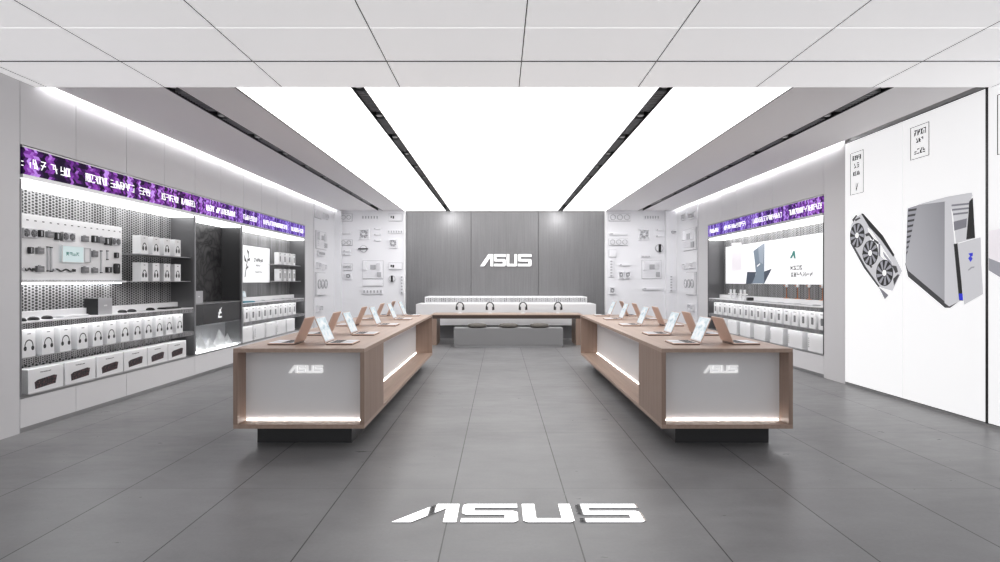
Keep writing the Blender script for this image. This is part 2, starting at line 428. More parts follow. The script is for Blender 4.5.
# recessed track channels with louvres and spot heads
def track(x0, x1, label):
    w = x1-x0; L = YB-YF-0.02; y0 = YF+0.01; cx = (x0+x1)/2
    t = thing('recessed_track_light', label, 'ceiling light', (cx, y0, ZC), 0, 'recessed track lights in the ceiling')
    ch = MB(); ch.box(-w/2-0.004, -w/2+0.006, 0, L, -0.004, 0.16).box(w/2-0.006, w/2+0.004, 0, L, -0.004, 0.16).box(-w/2, w/2, 0, L, 0.15, 0.17)
    ch.build('channel', 'black', t)
    k = 0; y = 0.15; seg = 1.1
    while y + seg < L:
        lv = MB(); n = 13
        for i in range(n): lv.box(-w/2+0.008, w/2-0.008, y+0.15+i*0.06, y+0.15+i*0.06+0.02, 0.012, 0.05)
        lv.build('louvre', 'midgrey', t)
        h = MB(); h.cyl((0, y, 0.02), 0.045, 0.09, 'z', 16); hd = h.build('spot_head', 'midgrey', t)
        MB().cyl((0, y, 0.012), 0.034, 0.009, 'z', 16).build('lens', 'lens', hd)
        y += seg
    return t
for (a, b), l in zip(SL, ('narrow black track slot in the left grey ceiling strip',
                          'wider black recessed track slot in the glowing ceiling above the left table',
                          'wider black recessed track slot in the glowing ceiling above the right table',
                          'narrow black track slot in the right grey ceiling strip')):
    track(a, b, l)
# cove strips
for nm, x0, x1, y0, y1, lab in (('cove_light', -4.640, -4.625, YF+0.05, YB-0.1, 'thin white cove strip washing the top of the left wall'),
                           ('cove_light', 4.925, 4.940, 8.80, YB-0.1, 'thin white cove strip washing the top of the right wall')):
    tag(MB().box(x0, x1, y0, y1, 3.561, 3.60).build(nm, 'cove'), lab, 'strip light', 'cove lights')
# front ceiling panels
fx = [-5.6, -4.60, -3.406, -2.216, -1.017, 0.193, 1.403, 2.603, 3.79, 4.99, 5.9]
fy = [-1.1, -0.35, 0.37, 1.08, 1.80, 2.51, 3.23, 3.95, 4.67, 5.38, 6.10]
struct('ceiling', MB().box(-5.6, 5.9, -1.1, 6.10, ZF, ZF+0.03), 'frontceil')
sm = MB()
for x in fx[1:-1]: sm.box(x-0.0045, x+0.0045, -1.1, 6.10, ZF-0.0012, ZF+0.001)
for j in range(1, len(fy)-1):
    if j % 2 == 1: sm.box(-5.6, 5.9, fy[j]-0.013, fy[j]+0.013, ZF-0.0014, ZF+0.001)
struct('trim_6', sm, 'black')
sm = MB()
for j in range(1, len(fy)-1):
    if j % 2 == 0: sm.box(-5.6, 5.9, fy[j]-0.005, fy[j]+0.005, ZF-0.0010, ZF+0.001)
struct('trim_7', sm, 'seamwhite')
struct('trim_5', MB().box(-5.6, 5.9, 6.085, 6.10, ZF+0.03, 3.85), 'white')

# ------------------------------------------------------------------ logo
LOGO = [
 [(0,0),(.38,0),(1.0,.75),(1.0,0),(1.26,0),(1.26,1),(.8,1)],
 [(1.34,0),(2.38,0),(2.46,.08),(2.46,.52),(2.38,.6),(1.58,.6),(1.58,.78),(2.46,.78),(2.46,1),(1.42,1),(1.34,.92),(1.34,.48),(1.42,.4),(2.2,.4),(2.2,.2),(1.34,.2)],
 [(2.56,1),(2.56,.08),(2.64,0),(3.48,0),(3.56,.08),(3.56,1),(3.32,1),(3.32,.2),(2.82,.2),(2.82,1)],
 [(3.66,0),(4.86,0),(4.96,.08),(4.96,.52),(4.86,.6),(3.92,.6),(3.92,.78),(4.96,.78),(4.96,1),(3.76,1),(3.66,.92),(3.66,.48),(3.76,.4),(4.68,.4),(4.68,.2),(3.66,.2)]]
def logo(parent, width, height, m, frame, d):
    for pl in LOGO:
        MB().prism([(u*width/4.96 - width/2, v*height - height/2) for u, v in pl], d, frame).build('letter', m, parent)
# floor emblem
fl = thing('floor_emblem', 'polished metal shop lettering inlaid in the grey floor in front', 'sign', (0.12, 3.873, 0))
logo(fl, 1.589, 0.303, 'chrome', lambda u, v, w: (u, v, 0.001+w), 0.004)
# back wall sign
bs = thing('wall_sign', 'small white glowing shop lettering on the grey metal back wall', 'sign', (0.165, YB, 2.095))
logo(bs, 1.47, 0.345, 'sign', lambda u, v, w: (u, -0.03-w, v), 0.03)
for lx in (-0.45, 0.45): MB().box(lx-0.01, lx+0.01, -0.03, 0, -0.1, -0.09).build('standoff', 'steel', bs)

# ------------------------------------------------------------------ tables
def table(x0, x1, s, label):
    """s=+1: aisle side is +x (left table); s=-1 aisle side is -x"""
    y0, y1, z0, z1, t = 5.333, 10.70, 0.187, 0.90, 0.036
    cx = (x0+x1)/2; W = x1-x0; L = y1-y0; h = W/2
    T = thing('display_table', label, 'table', (cx, y0, 0), 0, 'long oak display tables')
    B = 0.0015
    ai = h*s     # aisle edge local x
    MB().box(-h, h, 0, L, z1-t, z1, B).build('top_panel', 'wood', T)
    MB().box(-h, h, 0, L, z0, z0+t, B).build('bottom_panel', 'wood', T)
    MB().box(-s*h, -s*(h-0.038), 0, L, z0+t, z1-t).build('side_panel', 'woodv', T)
    MB().box(ai, ai-s*0.038, 0, 0.88, z0+t, z1-t).build('side_panel', 'woodv', T)
    MB().box(ai, -s*(h-0.038), L-0.05, L, z0+t, z1-t).build('end_panel', 'woodv', T)
    MB().box(ai-s*0.038, ai-s*0.30, 0.84, 0.88, z0+t, z1-t).build('end_panel', 'woodv', T)
    fp = MB().box(-(h-0.038), h-0.038, 0.18, 0.195, z0+t, z1-t).build('front_panel', 'white', T)
    MB().box(ai-s*0.287, ai-s*0.30, 0.88, L-0.05, z0+t, z1-t).build('back_panel', 'white', T)
    MB().box(-(h-0.05), h-0.05, 0.172, 0.178, z0+t, z0+t+0.004).build('led_strip', 'ledwarm', T)
    MB().box(ai-s*0.277, ai-s*0.285, 0.90, L-0.07, z0+t, z0+t+0.004).build('led_strip', 'ledsoft', T)
    inn = 0.12 if s > 0 else 0.12
    MB().box(-h+(0.12 if s > 0 else 0.19), h-(0.17 if s > 0 else 0.11), 0.237, L-0.25, 0, z0).build('plinth', 'plinth', T)
    px = (306 if s > 0 else 720.5)
    X = (px-500)*5.513/F - cx
    lg = bpy.data.objects.new('logo', None); COL.objects.link(lg); lg.parent = T; lg.location = (X, 0.18, 1.5-(369.3-281)*5.5/F)
    logo(lg, 0.315, 0.068, 'sign', lambda u, v, w: (u, -0.002-w, v), 0.012)
    return T
table(-2.372, -1.206, 1, 'long low oak display table on the left side of the aisle')
table(1.437, 2.604, -1, 'long low oak display table on the right side of the aisle')

# ------------------------------------------------------------------ laptops
def laptop():
    T = thing('laptop', 'x', 'laptop')
    W, D, th = 0.31, 0.25, 0.020
    MB().box(-W/2, W/2, -D/2, D/2, 0.008, th, 0.004).build('base', 'rose', T)
    MB().box(-W/2+0.004, W/2-0.004, -D/2+0.004, D/2-0.004, 0.0015, 0.008).build('underside_shade', 'black', T)  # black slab stands in for the shadow line below the base
    k = MB()
    for r in range(5):
        for c in range(12):
            k.box(-W*0.43+c*W*0.072, -W*0.43+c*W*0.072+W*0.060, 0.0+r*0.020, 0.0+r*0.020+0.016, th, th+0.0015)
    MB().box(-W*0.46, W*0.46, -0.008, 0.105, th-0.001, th+0.0006).build('keyboard_deck', 'alu', T)
    k.build('keyboard', 'keys', T)
    MB().box(-0.055, 0.055, -0.105, -0.025, th, th+0.0008).build('trackpad', 'silver', T)
    MB().box(-W/2+0.006, W/2-0.006, -D/2+0.006, -0.012, th-0.001, th+0.0004).build('palm_rest', 'alu', T)
    # lid, leaning back 25 deg from upright
    a = R(23); hy = D/2; LH = 0.255
    def fr(u, v, w): return (u, hy + v*math.sin(a) + w*math.cos(a), th + v*math.cos(a) - w*math.sin(a))
    ld = MB(); ld.prism([(-W/2, 0.004), (W/2, 0.004), (W/2, LH-0.008), (W/2-0.008, LH), (-W/2+0.008, LH), (-W/2, LH-0.008)], 0.008, fr)
    lid = ld.build('lid', 'rose', T)
    MB().prism([(-W/2+0.003, 0.012), (W/2-0.003, 0.012), (W/2-0.003, LH-0.003), (-W/2+0.003, LH-0.003)], -0.001, fr).build('bezel', 'alu', lid)
    MB().prism([(-W/2+0.010, 0.022), (W/2-0.010, 0.022), (W/2-0.010, LH-0.010), (-W/2+0.010, LH-0.010)], -0.002, fr).build('screen', 'screen', lid)
    MB().cyl((-0.12, hy+0.001, th), 0.006, 0.24, 'x', 10).build('hinge', 'keys', T)
    return T
LP = Place(laptop())
LY = [5.77, 6.74, 8.10, 9.35, 10.35]
who = ['nearest in its row', 'second in its row', 'middle of its row', 'fourth in its row', 'farthest in its row']
for (xh, rz, sd, desc, grp) in (
    (-2.055, -PI/2, 'l', 'rose gold laptop facing away from the aisle, left table', 'outer laptops on the left table'),
    (-1.505, PI/2, 'l', 'laptop facing the aisle, left table', 'aisle-side laptops on the left table'),
    (1.750, -PI/2, 'r', 'laptop facing the aisle, right table', 'aisle-side laptops on the right table'),
    (2.315, PI/2, 'r', 'rose gold laptop facing away from the aisle, right table', 'outer laptops on the right table')):
    for y, w in zip(LY, who):
        LP.at((xh, y, 0.8985), rz, desc + ', ' + w, grp)

# ------------------------------------------------------------------ back desk, counter, bench
D = thing('demo_desk', 'oak demo desk across the aisle in front of the back wall counter', 'table', (0.14, 14.0, 0))
MB().box(-1.76, 1.80, 0, 0.85, 0.702, 0.718, 0.001).build('desktop', 'wood', D)
MB().box(-1.755, 1.795, 0.003, 0.84, 0.62, 0.702).build('apron', mat('oak_shade_tone', (0.055, 0.036, 0.028), 0.45), D)  # same oak, shade on the desk front put into the colour
MB().box(-1.73, -1.62, 0.0, 0.80, 0, 0.62).build('leg', 'woodv', D)
MB().box(1.63, 1.74, 0.0, 0.80, 0, 0.62).build('leg', 'woodv', D)
C = thing('back_counter', 'stepped white counter with a grey grille strip against the back wall', 'counter', (0.15, 15.2, 0))
MB().box(-2.28, 2.28, 0, 1.0, 0.375, 0.915, 0.003).build('front_tier', 'white', C)
MB().box(-2.18, 2.20, 1.0, 2.02, 0.375, 1.075, 0.003).build('rear_tier', 'white', C)
MB().box(-2.16, 2.18, 0.99, 1.0, 0.935, 1.045).build('grille', 'perfx', C)
MB().box(-2.2, 2.2, 0.2, 2.02, 0, 0.375).build('base', 'bench', C)
MB().box(-2.21, 2.21, 0.19, 0.2, 0.0, 0.03).build('base_trim', 'steel', C)
# headphones on stands
def headphones():
    T = thing('headphones', 'x', 'headphones')
    MB().lathe([(0.055, 0), (0.055, 0.008), (0.012, 0.014), (0.008, 0.05)], seg=20).build('stand_base', 'white', T, smooth=False)
    MB().box(-0.006, 0.006, 0.008, 0.016, 0.04, 0.25).box(-0.02, 0.02, -0.012, 0.02, 0.243, 0.253).build('stand_post', 'white', T)
    pts = [(0.088*math.cos(t), 0, 0.165+0.098*math.sin(t)) for t in [R(-8+196*i/18) for i in range(19)]]
    MB().tube(pts, 0.015, 8).build('headband', 'black', T, smooth=True)
    for s in (-1, 1):
        c = MB(); c.cyl((s*0.062, 0, 0.12), 0.046, s*0.042, 'x', 20, 0.038); cu = c.build('ear_cup', 'black', T, smooth=False)
        MB().cyl((s*0.048, 0, 0.12), 0.043, s*0.015, 'x', 20).build('ear_pad', 'grey', cu)
    return T
HP = Place(headphones())
for px, w in zip((460, 490, 523, 558), ('leftmost of the four', 'second from the left', 'third from the left', 'rightmost of the four')):
    HP.at(((px-500)*14.55/F, 14.55, 0.718), 0, 'black headphones on a white stand on the back desk, ' + w, 'headphones on the back desk')
bn = thing('bench', 'long low grey block bench in front of the back desk', 'bench', (0.19, 13.5, 0))
MB().box(-1.23, 1.23, 0, 0.42, 0.045, 0.438, 0.004).build('seat_block', 'bench', bn)
MB().box(-1.21, 1.21, 0.012, 0.40, 0, 0.045).build('plinth', 'steel', bn)
cu = MB().lathe([(0.150, 0), (0.20, 0.015), (0.215, 0.045), (0.20, 0.075), (0.13, 0.092), (0.02, 0.096)]).build('round_cushion', 'cushion', smooth=True)
tag(cu, 'x', 'cushion')
CP = Place(cu)
for px, w in ((477.3, 'left'), (508.5, 'middle'), (539.5, 'right')):
    CP.at(((px-500)*13.7/F, 13.71, 0.438), 0, 'round brown grey cushion on the bench, %s one of three' % w, 'cushions on the bench')

# ------------------------------------------------------------------ glyph strokes (illegible lettering)
def glyphs(mb, rnd, u0, u1, v0, v1, frame, cw=None, th=None, d=0.004):
    h = v1-v0; cw = cw or h*0.62; th = th or h*0.15
    n = max(1, int(round((u1-u0)/cw))); cw = (u1-u0)/n
    for i in range(n):
        a = u0+i*cw+cw*0.08; b = u0+(i+1)*cw-cw*0.12
        segs = [('v', a), ('v', b-th), ('h', v0), ('h', (v0+v1)/2-th/2), ('h', v1-th), ('d', 0), ('e', 0)]
        for k in rnd.sample(segs, rnd.choice((2, 3, 3, 4))):
            if k[0] == 'v':
                q0, q1 = rnd.choice(((v0, v1), (v0, v1), (v0+h*.4, v1), (v0, v1-h*.4)))
                mb.prism([(k[1], q0), (k[1]+th, q0), (k[1]+th, q1), (k[1], q1)], d, frame)
            elif k[0] == 'h': mb.prism([(a, k[1]), (b, k[1]), (b, k[1]+th), (a, k[1]+th)], d*1.1, frame)
            elif k[0] == 'd': mb.prism([(a, v0), (a+th*1.2, v0), (b, v1), (b-th*1.2, v1)], d*1.2, frame)
            else: mb.prism([(a, v1), (a+th*1.2, v1), (b, v0), (b-th*1.2, v0)], d*1.3, frame)

# plane frames: left wall faces +x (reading direction = +y away from camera), right wall faces -x (reading = -y)
def FL(X): return lambda u, v, w: (X+w, u, v)
def FRt(X): return lambda u, v, w: (X-w, u, v)
def pl(px, py, X):
    Y = abs(X)*F/abs(px-500); return (Y, 1.5-(py-281)*Y/F)

# ------------------------------------------------------------------ header screens
def header(side, y0, y1, words, label):
    X = XL if side < 0 else XR; s = -side     # s: into the room
    T = thing('header_screen', label, 'screen', (X, (y0+y1)/2, NZ1), 0, 'purple header screens')
    c = (y0+y1)/2
    f0 = MB(); f0.box(-s*0.30, -s*0.02, y0-c, y1-c, 0, NZ2-NZ1); f0.build('housing', 'midgrey', T)
    MB().box(-s*0.02, s*0.004, y0-c+0.01, y1-c-0.01, 0.02, NZ2-NZ1-0.005).build('screen', 'header', T)
    MB().box(-s*0.03, s*0.012, y0-c, y1-c, -0.022, 0.018).build('frame_rail', 'steel', T); MB().box(-s*0.03, s*0.008, y0-c, y1-c, NZ2-NZ1-0.005, NZ2-NZ1+0.008).build('frame_rail', 'steel', T)
    rnd = random.Random(7+side); tx = MB(); hm = mat('header_text', (0.9, 0.9, 0.9), 0.5, emit=0.9)
    for a, b in words:
        ya, yb = sorted((abs(X)*F/abs(a-500)-c, abs(X)*F/abs(b-500)-c))
        glyphs(tx, rnd, ya, yb, 0.098, 0.188, (lambda u, v, w: (s*(0.004+w), u, v)), cw=0.058, th=0.0085)
        tx.build('lettering', hm, T); tx = MB()
header(-1, NY0+0.02, NY1-0.01, [(20.5,23),(29,38),(40,46),(50,57),(60,70),(85,107),(110,134),(139,150),(161,178),(181,195),(206,214),(216,235),(243,257),(263,287),(291,303)],
       'purple LED header strip with white lettering above the left wall bays')
header(1, RY0+0.02, RY1-0.01, [(710,719),(724,746),(753,782),(789,822)],
       'purple LED header strip with white lettering above the right wall bay')

# ------------------------------------------------------------------ wall bays
def bay(side, y0, y1, label, backm='perf', full=True, grp='wall display bays'):
    s = -side
    X = XL if side < 0 else XR; Bk = LB if side < 0 else RB
    T = thing('display_bay', label, 'display bay', (X, (y0+y1)/2, NZ0), 0, grp)
    c = (y0+y1)/2; H = NZ1-NZ0-0.03; dB = Bk-X; a, b = y0-c, y1-c
    MB().box(dB, dB-s*0.03, a, b, 0, H).build('back_panel', backm, T)
    MB().box(-s*0.004, dB, b-0.025, b-0.003, 0, H).build('side_panel', 'bayside', T)
    MB().box(-s*0.004, dB, a+0.003, a+0.025, 0, H).build('side_panel', 'bayside', T)
    MB().box(-s*0.012, dB, a+0.03, b-0.03, H-0.03, H-0.004).build('light_panel', 'nichelight', T)
    MB().box(s*0.004, dB, a, b, -0.024, 0.0).build('bottom_shelf', 'steel', T)
    for q0 in (a, b-0.016): MB().box(-s*0.02, s*0.006, q0, q0+0.016, 0, H).build('frame_post', 'midgrey' if side < 0 else 'dark', T)
    def P(name, m, x0, x1, ya, yb, z0, z1, par=T):   # x given as distance behind the wall face
        return MB().box(-s*x0, -s*x1, ya-c, yb-c, z0-NZ0, z1-NZ0).build(name, m, par)
    if full:
        ct = P('counter', 'white', 0.012, abs(dB), y0+0.026, y1-0.026, 1.066, 1.092)
        P('riser', 'white', abs(dB)-0.11, abs(dB)-0.031, y0+0.026, y1-0.026, 1.092, 1.178, ct)
        P('counter_edge', 'perfs', 0.006, 0.012, y0+0.026, y1-0.026, 1.020, 1.078, ct)
        P('led_strip', 'led', 0.016, 0.042, y0+0.05, y1-0.05, 1.052, 1.060, ct)
        sh = P('shelf', 'midgrey', 0.012, abs(dB), y0+0.026, y1-0.026, 0.712, 0.730)
        P('shelf_edge', 'perfs', 0.004, 0.011, y0+0.026, y1-0.026, 0.668, 0.726, sh)
        P('led_strip', 'led', 0.014, 0.032, y0+0.05, y1-0.05, 0.699, 0.707, sh)
    return T, P
bay1, P1 = bay(-1, NY0, 9.28, 'nearest left wall bay with a white pegboard and boxed headphones')
bay2, P2 = bay(-1, 9.28, 10.97, 'dark left wall bay with a swirl backdrop and a glowing glass case', 'swirl', False)
bay3, P3 = bay(-1, 10.97, NY1, 'farthest left wall bay with a white poster and boxed phones')
bay4, P4 = bay(1, RY0, RY1, 'right wall bay with a wide white poster and boxed phones')
# extra shelves
for P, ya, yb in ((P1, 7.93, 9.25), (P3, 12.95, 14.35)):
    for z in (1.851, 1.487): P('upper_shelf', 'steel', 0.05, 0.34, ya, yb, z, z+0.013)
# bay 2: dark side lining, plinth and glowing case
P2('side_lining', 'baydark', 0.03, 0.355, 10.935, 10.945, 1.14, 2.46)
P2('cupboard', 'baydark', 0.015, 0.34, 9.31, 10.94, 0.80, 1.13)
P2('cupboard_top', 'steel', 0.008, 0.345, 9.31, 10.94, 1.13, 1.142)
P2('case_glass', 'glass', 0.018, 0.026, 9.31, 10.94, 0.37, 0.80)
P2('case_light', 'led', 0.05, 0.30, 9.36, 10.90, 0.361, 0.369)
P2('case_back', 'silver', 0.30, 0.335, 9.31, 10.94, 0.37, 0.80)
c2 = (9.28+10.97)/2
em = MB()
for pts in ([(-.02,.05),(.02,.05),(.02,-.0),(-.02,-.0)], [(-.06,.0),(.05,.0),(.05,-.02),(-.06,-.02)], [(-.04,-.02),(-.01,-.02),(-.04,-.07),(-.07,-.07)],
            [(-.07,-.07),(.06,-.07),(.06,-.095),(-.07,-.095)], [(.02,.05),(.05,.08),(.05,.06),(.03,.04)]):
    em.prism([(u+(221.5-221.5)+10.14-c2, v+0.965-NZ0+0.01) for u, v in pts], 0.004, lambda u, v, w: (-0.015+w, u, v))
em.build('emblem', 'sign', bay2)
# peaks in the glass case
for (yc, w_, h_) in ((9.75, 0.22, 0.30), (10.1, 0.16, 0.18), (10.45, 0.20, 0.30), (10.72, 0.16, 0.2)):
    mb = MB(); rn = random.Random(int(yc*100)); xs = [-0.13, -0.02]
    base = [mb.bm.verts.new((0.10*math.cos(t), w_*math.sin(t), 0)) for t in [2*PI*i/7 for i in range(7)]]
    mid = [mb.bm.verts.new((0.06*math.cos(t)*rn.uniform(.7, 1), w_*.5*math.sin(t)*rn.uniform(.7, 1), h_*rn.uniform(.35, .55))) for t in [2*PI*i/7+.3 for i in range(7)]]
    top = mb.bm.verts.new((0, rn.uniform(-.03, .03), h_))
    for i in range(7):
        j = (i+1) % 7
        mb.bm.faces.new((base[i], base[j], mid[i])); mb.bm.faces.new((base[j], mid[j], mid[i])); mb.bm.faces.new((mid[i], mid[j], top))
    mb.bm.faces.new(base[::-1])
    o = mb.build('crystal_peak', 'white', None, loc=(XL-0.17, yc, 0.370))
    tag(o, {9.75: 'broad white faceted peak at the near end of the glowing glass case', 10.1: 'small low white peak second in the glowing glass case',
            10.45: 'tall white faceted peak third in the glowing glass case', 10.72: 'narrow white peak at the far end of the glowing glass case'}[yc], 'ornament', 'peaks in the glass case')

# ------------------------------------------------------------------ packaging
def front(u, v, w): return (u, -w, v)       # local front face at y=0 facing -y, body behind
def carton(name, W, Dp, H, deco, cat='box'):
    T = thing(name, 'x', cat)
    MB().box(-W/2, W/2, 0, Dp, 0, H, 0.002).build('carton', 'carton', T)
    MB().box(-W/2+0.002, W/2-0.002, 0.002, Dp-0.002, H, H+0.002).build('lid_flap', 'carton', T)
    deco(T, W, H); return T
def deco_headphones(T, W, H):
    cx, cz, r = 0, H*0.42, W*0.27
    a = MB()
    n = 16
    for i in range(n):
        t0, t1 = R(-20+220*i/n), R(-20+220*(i+1)/n)
        a.prism([(cx+r*math.cos(t0), cz+r*1.1*math.sin(t0)), (cx+(r+W*.06)*math.cos(t0), cz+(r+W*.06)*1.1*math.sin(t0)),
                 (cx+(r+W*.06)*math.cos(t1), cz+(r+W*.06)*1.1*math.sin(t1)), (cx+r*math.cos(t1), cz+r*1.1*math.sin(t1))], 0.001, front)
    for s in (-1, 1):
        a.prism([(cx+s*r*1.05+W*.11*math.cos(t), cz-H*.10+W*.14*math.sin(t)) for t in [2*PI*k/12 for k in range(12)]], 0.0015, front)
    a.build('headphone_print', 'ink', T)
    b = MB(); b.prism([(-W*.12, H*.84), (W*.14, H*.84), (W*.14, H*.865), (-W*.12, H*.865)], 0.001, front)
    b.build('title_print', 'ink', T)
def deco_gpu(T, W, H):
    a = MB(); a.prism([(-W*.31, H*.14), (W*.27, H*.22), (W*.31, H*.56), (W*.22, H*.60), (-W*.24, H*.52), (-W*.33, H*.44)], 0.001, front)
    a.build('graphics_card_print', 'gpuprint', T)
    b = MB(); glyphs(b, random.Random(3), -W*.18, W*.14, H*.80, H*.84, front, cw=0.02, th=0.004, d=0.0008); b.build('title_print', 'ink', T)
def deco_phone(T, W, H):
    w = W*0.17
    MB().prism([(-w, H*.24), (w, H*.24), (w, H*.66), (-w, H*.66)], 0.001, front).build('phone_print', 'ink', T)
    MB().prism([(-w*.8, H*.27), (w*.8, H*.27), (w*.8, H*.62), (-w*.8, H*.62)], 0.0016, front).build('screen_print', 'grey', T)
    MB().prism([(-W*.22, H*.86), (W*.22, H*.86), (W*.22, H*.91), (-W*.22, H*.91)], 0.001, front).build('title_print', 'grey', T)
def deco_side(T, W, H):
    b = MB()
    for i in range(5): b.prism([(-W*.44, H*(.2+.12*i)), (-W*.41, H*(.2+.12*i)), (-W*.41, H*(.27+.12*i)), (-W*.44, H*(.27+.12*i))], 0.001, front)
    b.build('side_text_print', 'ink', T)
def deco_plain(T, W, H):
    MB().prism([(-W*.1, H*.84), (W*.1, H*.84), (W*.1, H*.85), (-W*.1, H*.85)], 0.0008, front).build('title_print', 'relief_grey', T)
def deco_small(T, W, H):
    a = MB(); r = W*.2; cz = H*.32
    for s in (-1, 1):
        a.prism([(s*r+W*.13*math.cos(t), cz+W*.2*math.sin(t)) for t in [2*PI*k/10 for k in range(10)]], 0.0012, front)
    for i in range(8):
        t0, t1 = R(180*i/8), R(180*(i+1)/8)
        a.prism([(r*1.2*math.cos(t0), cz+r*1.9*math.sin(t0)), (r*1.5*math.cos(t0), cz+r*2.3*math.sin(t0)), (r*1.5*math.cos(t1), cz+r*2.3*math.sin(t1)), (r*1.2*math.cos(t1), cz+r*1.9*math.sin(t1))], 0.001, front)
    a.build('headphone_print', 'ink', T)
    MB().prism([(-W*.1, H*.86), (W*.1, H*.86), (W*.1, H*.89), (-W*.1, H*.89)], 0.001, front).build('title_print', 'ink', T)
FLr, FRr = PI/2, -PI/2
pr = Place(carton('headphone_box', 0.172, 0.17, 0.275, deco_headphones))
for i, y in enumerate([5.99, 6.25, 6.505, 6.775, 7.035, 7.28, 7.55, 7.81, 8.06, 8.32, 8.57, 8.85]):
    pr.at((-4.77, y+0.086, 0.730), FLr, 'white headphone box under the near left counter, %s from the front' % ORD[i], 'boxed headphones under the near left counter')
pr = Place(carton('graphics_card_box', 0.485, 0.16, 0.24, deco_gpu))
for i, y in enumerate([6.047, 6.565, 7.08, 7.595, 8.10, 8.605]):
    pr.at((-4.755, y+0.2425, 0.360), FLr, 'wide graphics card box on the lowest near left shelf, %s from the front' % ORD[i], 'boxed graphics cards on the lowest left shelf')
pr = Place(carton('small_headphone_box', 0.165, 0.115, 0.247, deco_small))
for z, nm in ((1.864, 'upper'), (1.500, 'lower')):
    for i, y in enumerate([8.02, 8.295, 8.57, 8.855]):
        pr.at((-4.80, y+0.0825, z), FLr, 'small white box on the %s shelf beside the pegboard, %s from the front' % (nm, ORD[i]), 'small boxes on the shelves beside the pegboard')
pr = Place(carton('phone_box', 0.20, 0.15, 0.265, deco_phone))
for i, y in enumerate([11.2, 11.50, 11.79, 12.08, 12.37, 12.66, 12.95, 13.24, 13.53, 13.82]):
    pr.at((-4.77, y+0.1, 0.730), FLr, 'white phone box in the far left bay, %s from the front' % ORD[i], 'phone boxes in the far left bay')
for i in range(17):
    y = 9.36+0.292*i
    if y > 14.2: break
    pr.at((5.075, y+0.1, 0.730), FRr, 'white phone box in the right wall bay, %s from the front' % ORD[i], 'phone boxes in the right wall bay')
pr = Place(carton('slim_box', 0.15, 0.10, 0.262, deco_phone))
for z, nm in ((1.864, 'upper'), (1.500, 'lower')):
    for i, y in enumerate([13.03, 13.32, 13.62, 13.92]):
        pr.at((-4.80, y+0.075, z), FLr, 'slim white box on the %s shelf in the far left bay, %s from the front' % (nm, ORD[i]), 'slim boxes beside the far left poster')
pa = Place(carton('white_carton', 0.5, 0.18, 0.28, deco_side)); pb = Place(carton('white_carton', 0.5, 0.18, 0.28, deco_plain))
for i, y in enumerate([11.03, 11.62, 12.21, 12.80, 13.40]):
    p = pa if i in (1, 3) else pb
    p.at((-4.755, y+0.25, 0.360), FLr, ('printed white carton' if i in (1, 3) else 'plain white carton') + ' at the bottom of the far left bay, %s from front' % ORD[i], 'cartons on the lowest far left shelf')
for i, y in enumerate([9.38, 10.06, 10.76, 11.46, 12.16, 12.86, 13.56]):
    p = pa if i in (0, 1, 2) else pb
    p.at((5.065, y+0.25, 0.360), FRr, ('printed white carton' if i < 3 else 'plain white carton') + ' at the bottom of the right bay, %s from front' % ORD[i], 'cartons on the lowest right shelf')

# metal product cubes
def cube_pack():
    T = thing('metal_cube_box', 'x', 'box')
    MB().box(-0.13, 0.13, 0, 0.17, 0, 0.20, 0.003).build('body', 'black', T)
    MB().box(-0.128, 0.128, -0.004, 0.0, 0.002, 0.198).build('front_face', 'silver', T)
    MB().box(-0.03, 0.03, -0.006, -0.004, 0.10, 0.118).build('badge', 'white', T)
    return T
cp = Place(cube_pack())
cp.at((-4.83, 7.34, 1.092), FLr, 'black box with silver front on the near left counter', 'silver fronted boxes')
cp.at((-4.80, 9.56, 1.142), FLr, 'black box with silver front on the dark cupboard top', 'silver fronted boxes')

# ------------------------------------------------------------------ pegboard + accessories (near left bay)
PX = -4.99
pg = thing('pegboard', 'white backlit accessory pegboard in the near left bay', 'display board', (PX, 6.92, 1.46))
MB().box(-0.055, 0, -0.99, 1.0, 0.05, 0.75, 0.002).build('board', 'white', pg)
MB().box(-0.055, 0.06, -0.99, 1.0, 0.02, 0.045).build('ledge', 'white', pg)
MB().box(-0.05, 0.0, -0.97, 0.98, 0.008, 0.019).build('led_strip', 'led', pg)
d_ = MB()
for i in range(18): d_.box(0, 0.002, -0.93+i*0.11, -0.90+i*0.11, 0.68, 0.69)
d_.build('label_marks', 'ink', pg)
rnd = random.Random(11)
def fan_geo(mb, c, r, y0, blades=7, d=0.008):
    for k in range(blades):
        t = 2*PI*k/blades
        q = [(r*.30*math.cos(t), r*.30*math.sin(t)), (r*.95*math.cos(t+.25), r*.95*math.sin(t+.25)), (r*.95*math.cos(t+.75), r*.95*math.sin(t+.75)), (r*.30*math.cos(t+.6), r*.30*math.sin(t+.6))]
        mb.prism([(c[0]+a, c[1]+b) for a, b in q], d, lambda u, v, w: (u, y0-w, v))
def gcard(W, H, mshell='silver', mfan='black', nf=2, dp=0.035):
    T = thing('graphics_card', 'x', 'graphics card')
    MB().box(-W/2, W/2, -dp*.7, 0, -H/2, H/2, 0.003).build('shroud', mshell, T)
    r = min(H*0.43, W/nf*0.45)
    for k in range(nf):
        cx = -W/2+W/nf*(k+.5)
        f = MB(); f.cyl((cx, -dp*.72, 0), r, dp*.08, 'y', 20); fo = f.build('fan_well', mfan, T)
        b = MB(); fan_geo(b, (cx, 0), r, -dp*.72, 7, dp*.2); b.cyl((cx, -dp*.72, 0), r*.3, -dp*.3, 'y', 12); b.build('fan', 'grey' if mfan == 'black' else mshell, fo)
    MB().box(-W/2-0.006, -W/2, -dp, 0, -H/2-0.01, H/2).build('bracket', 'steel', T)
    return T
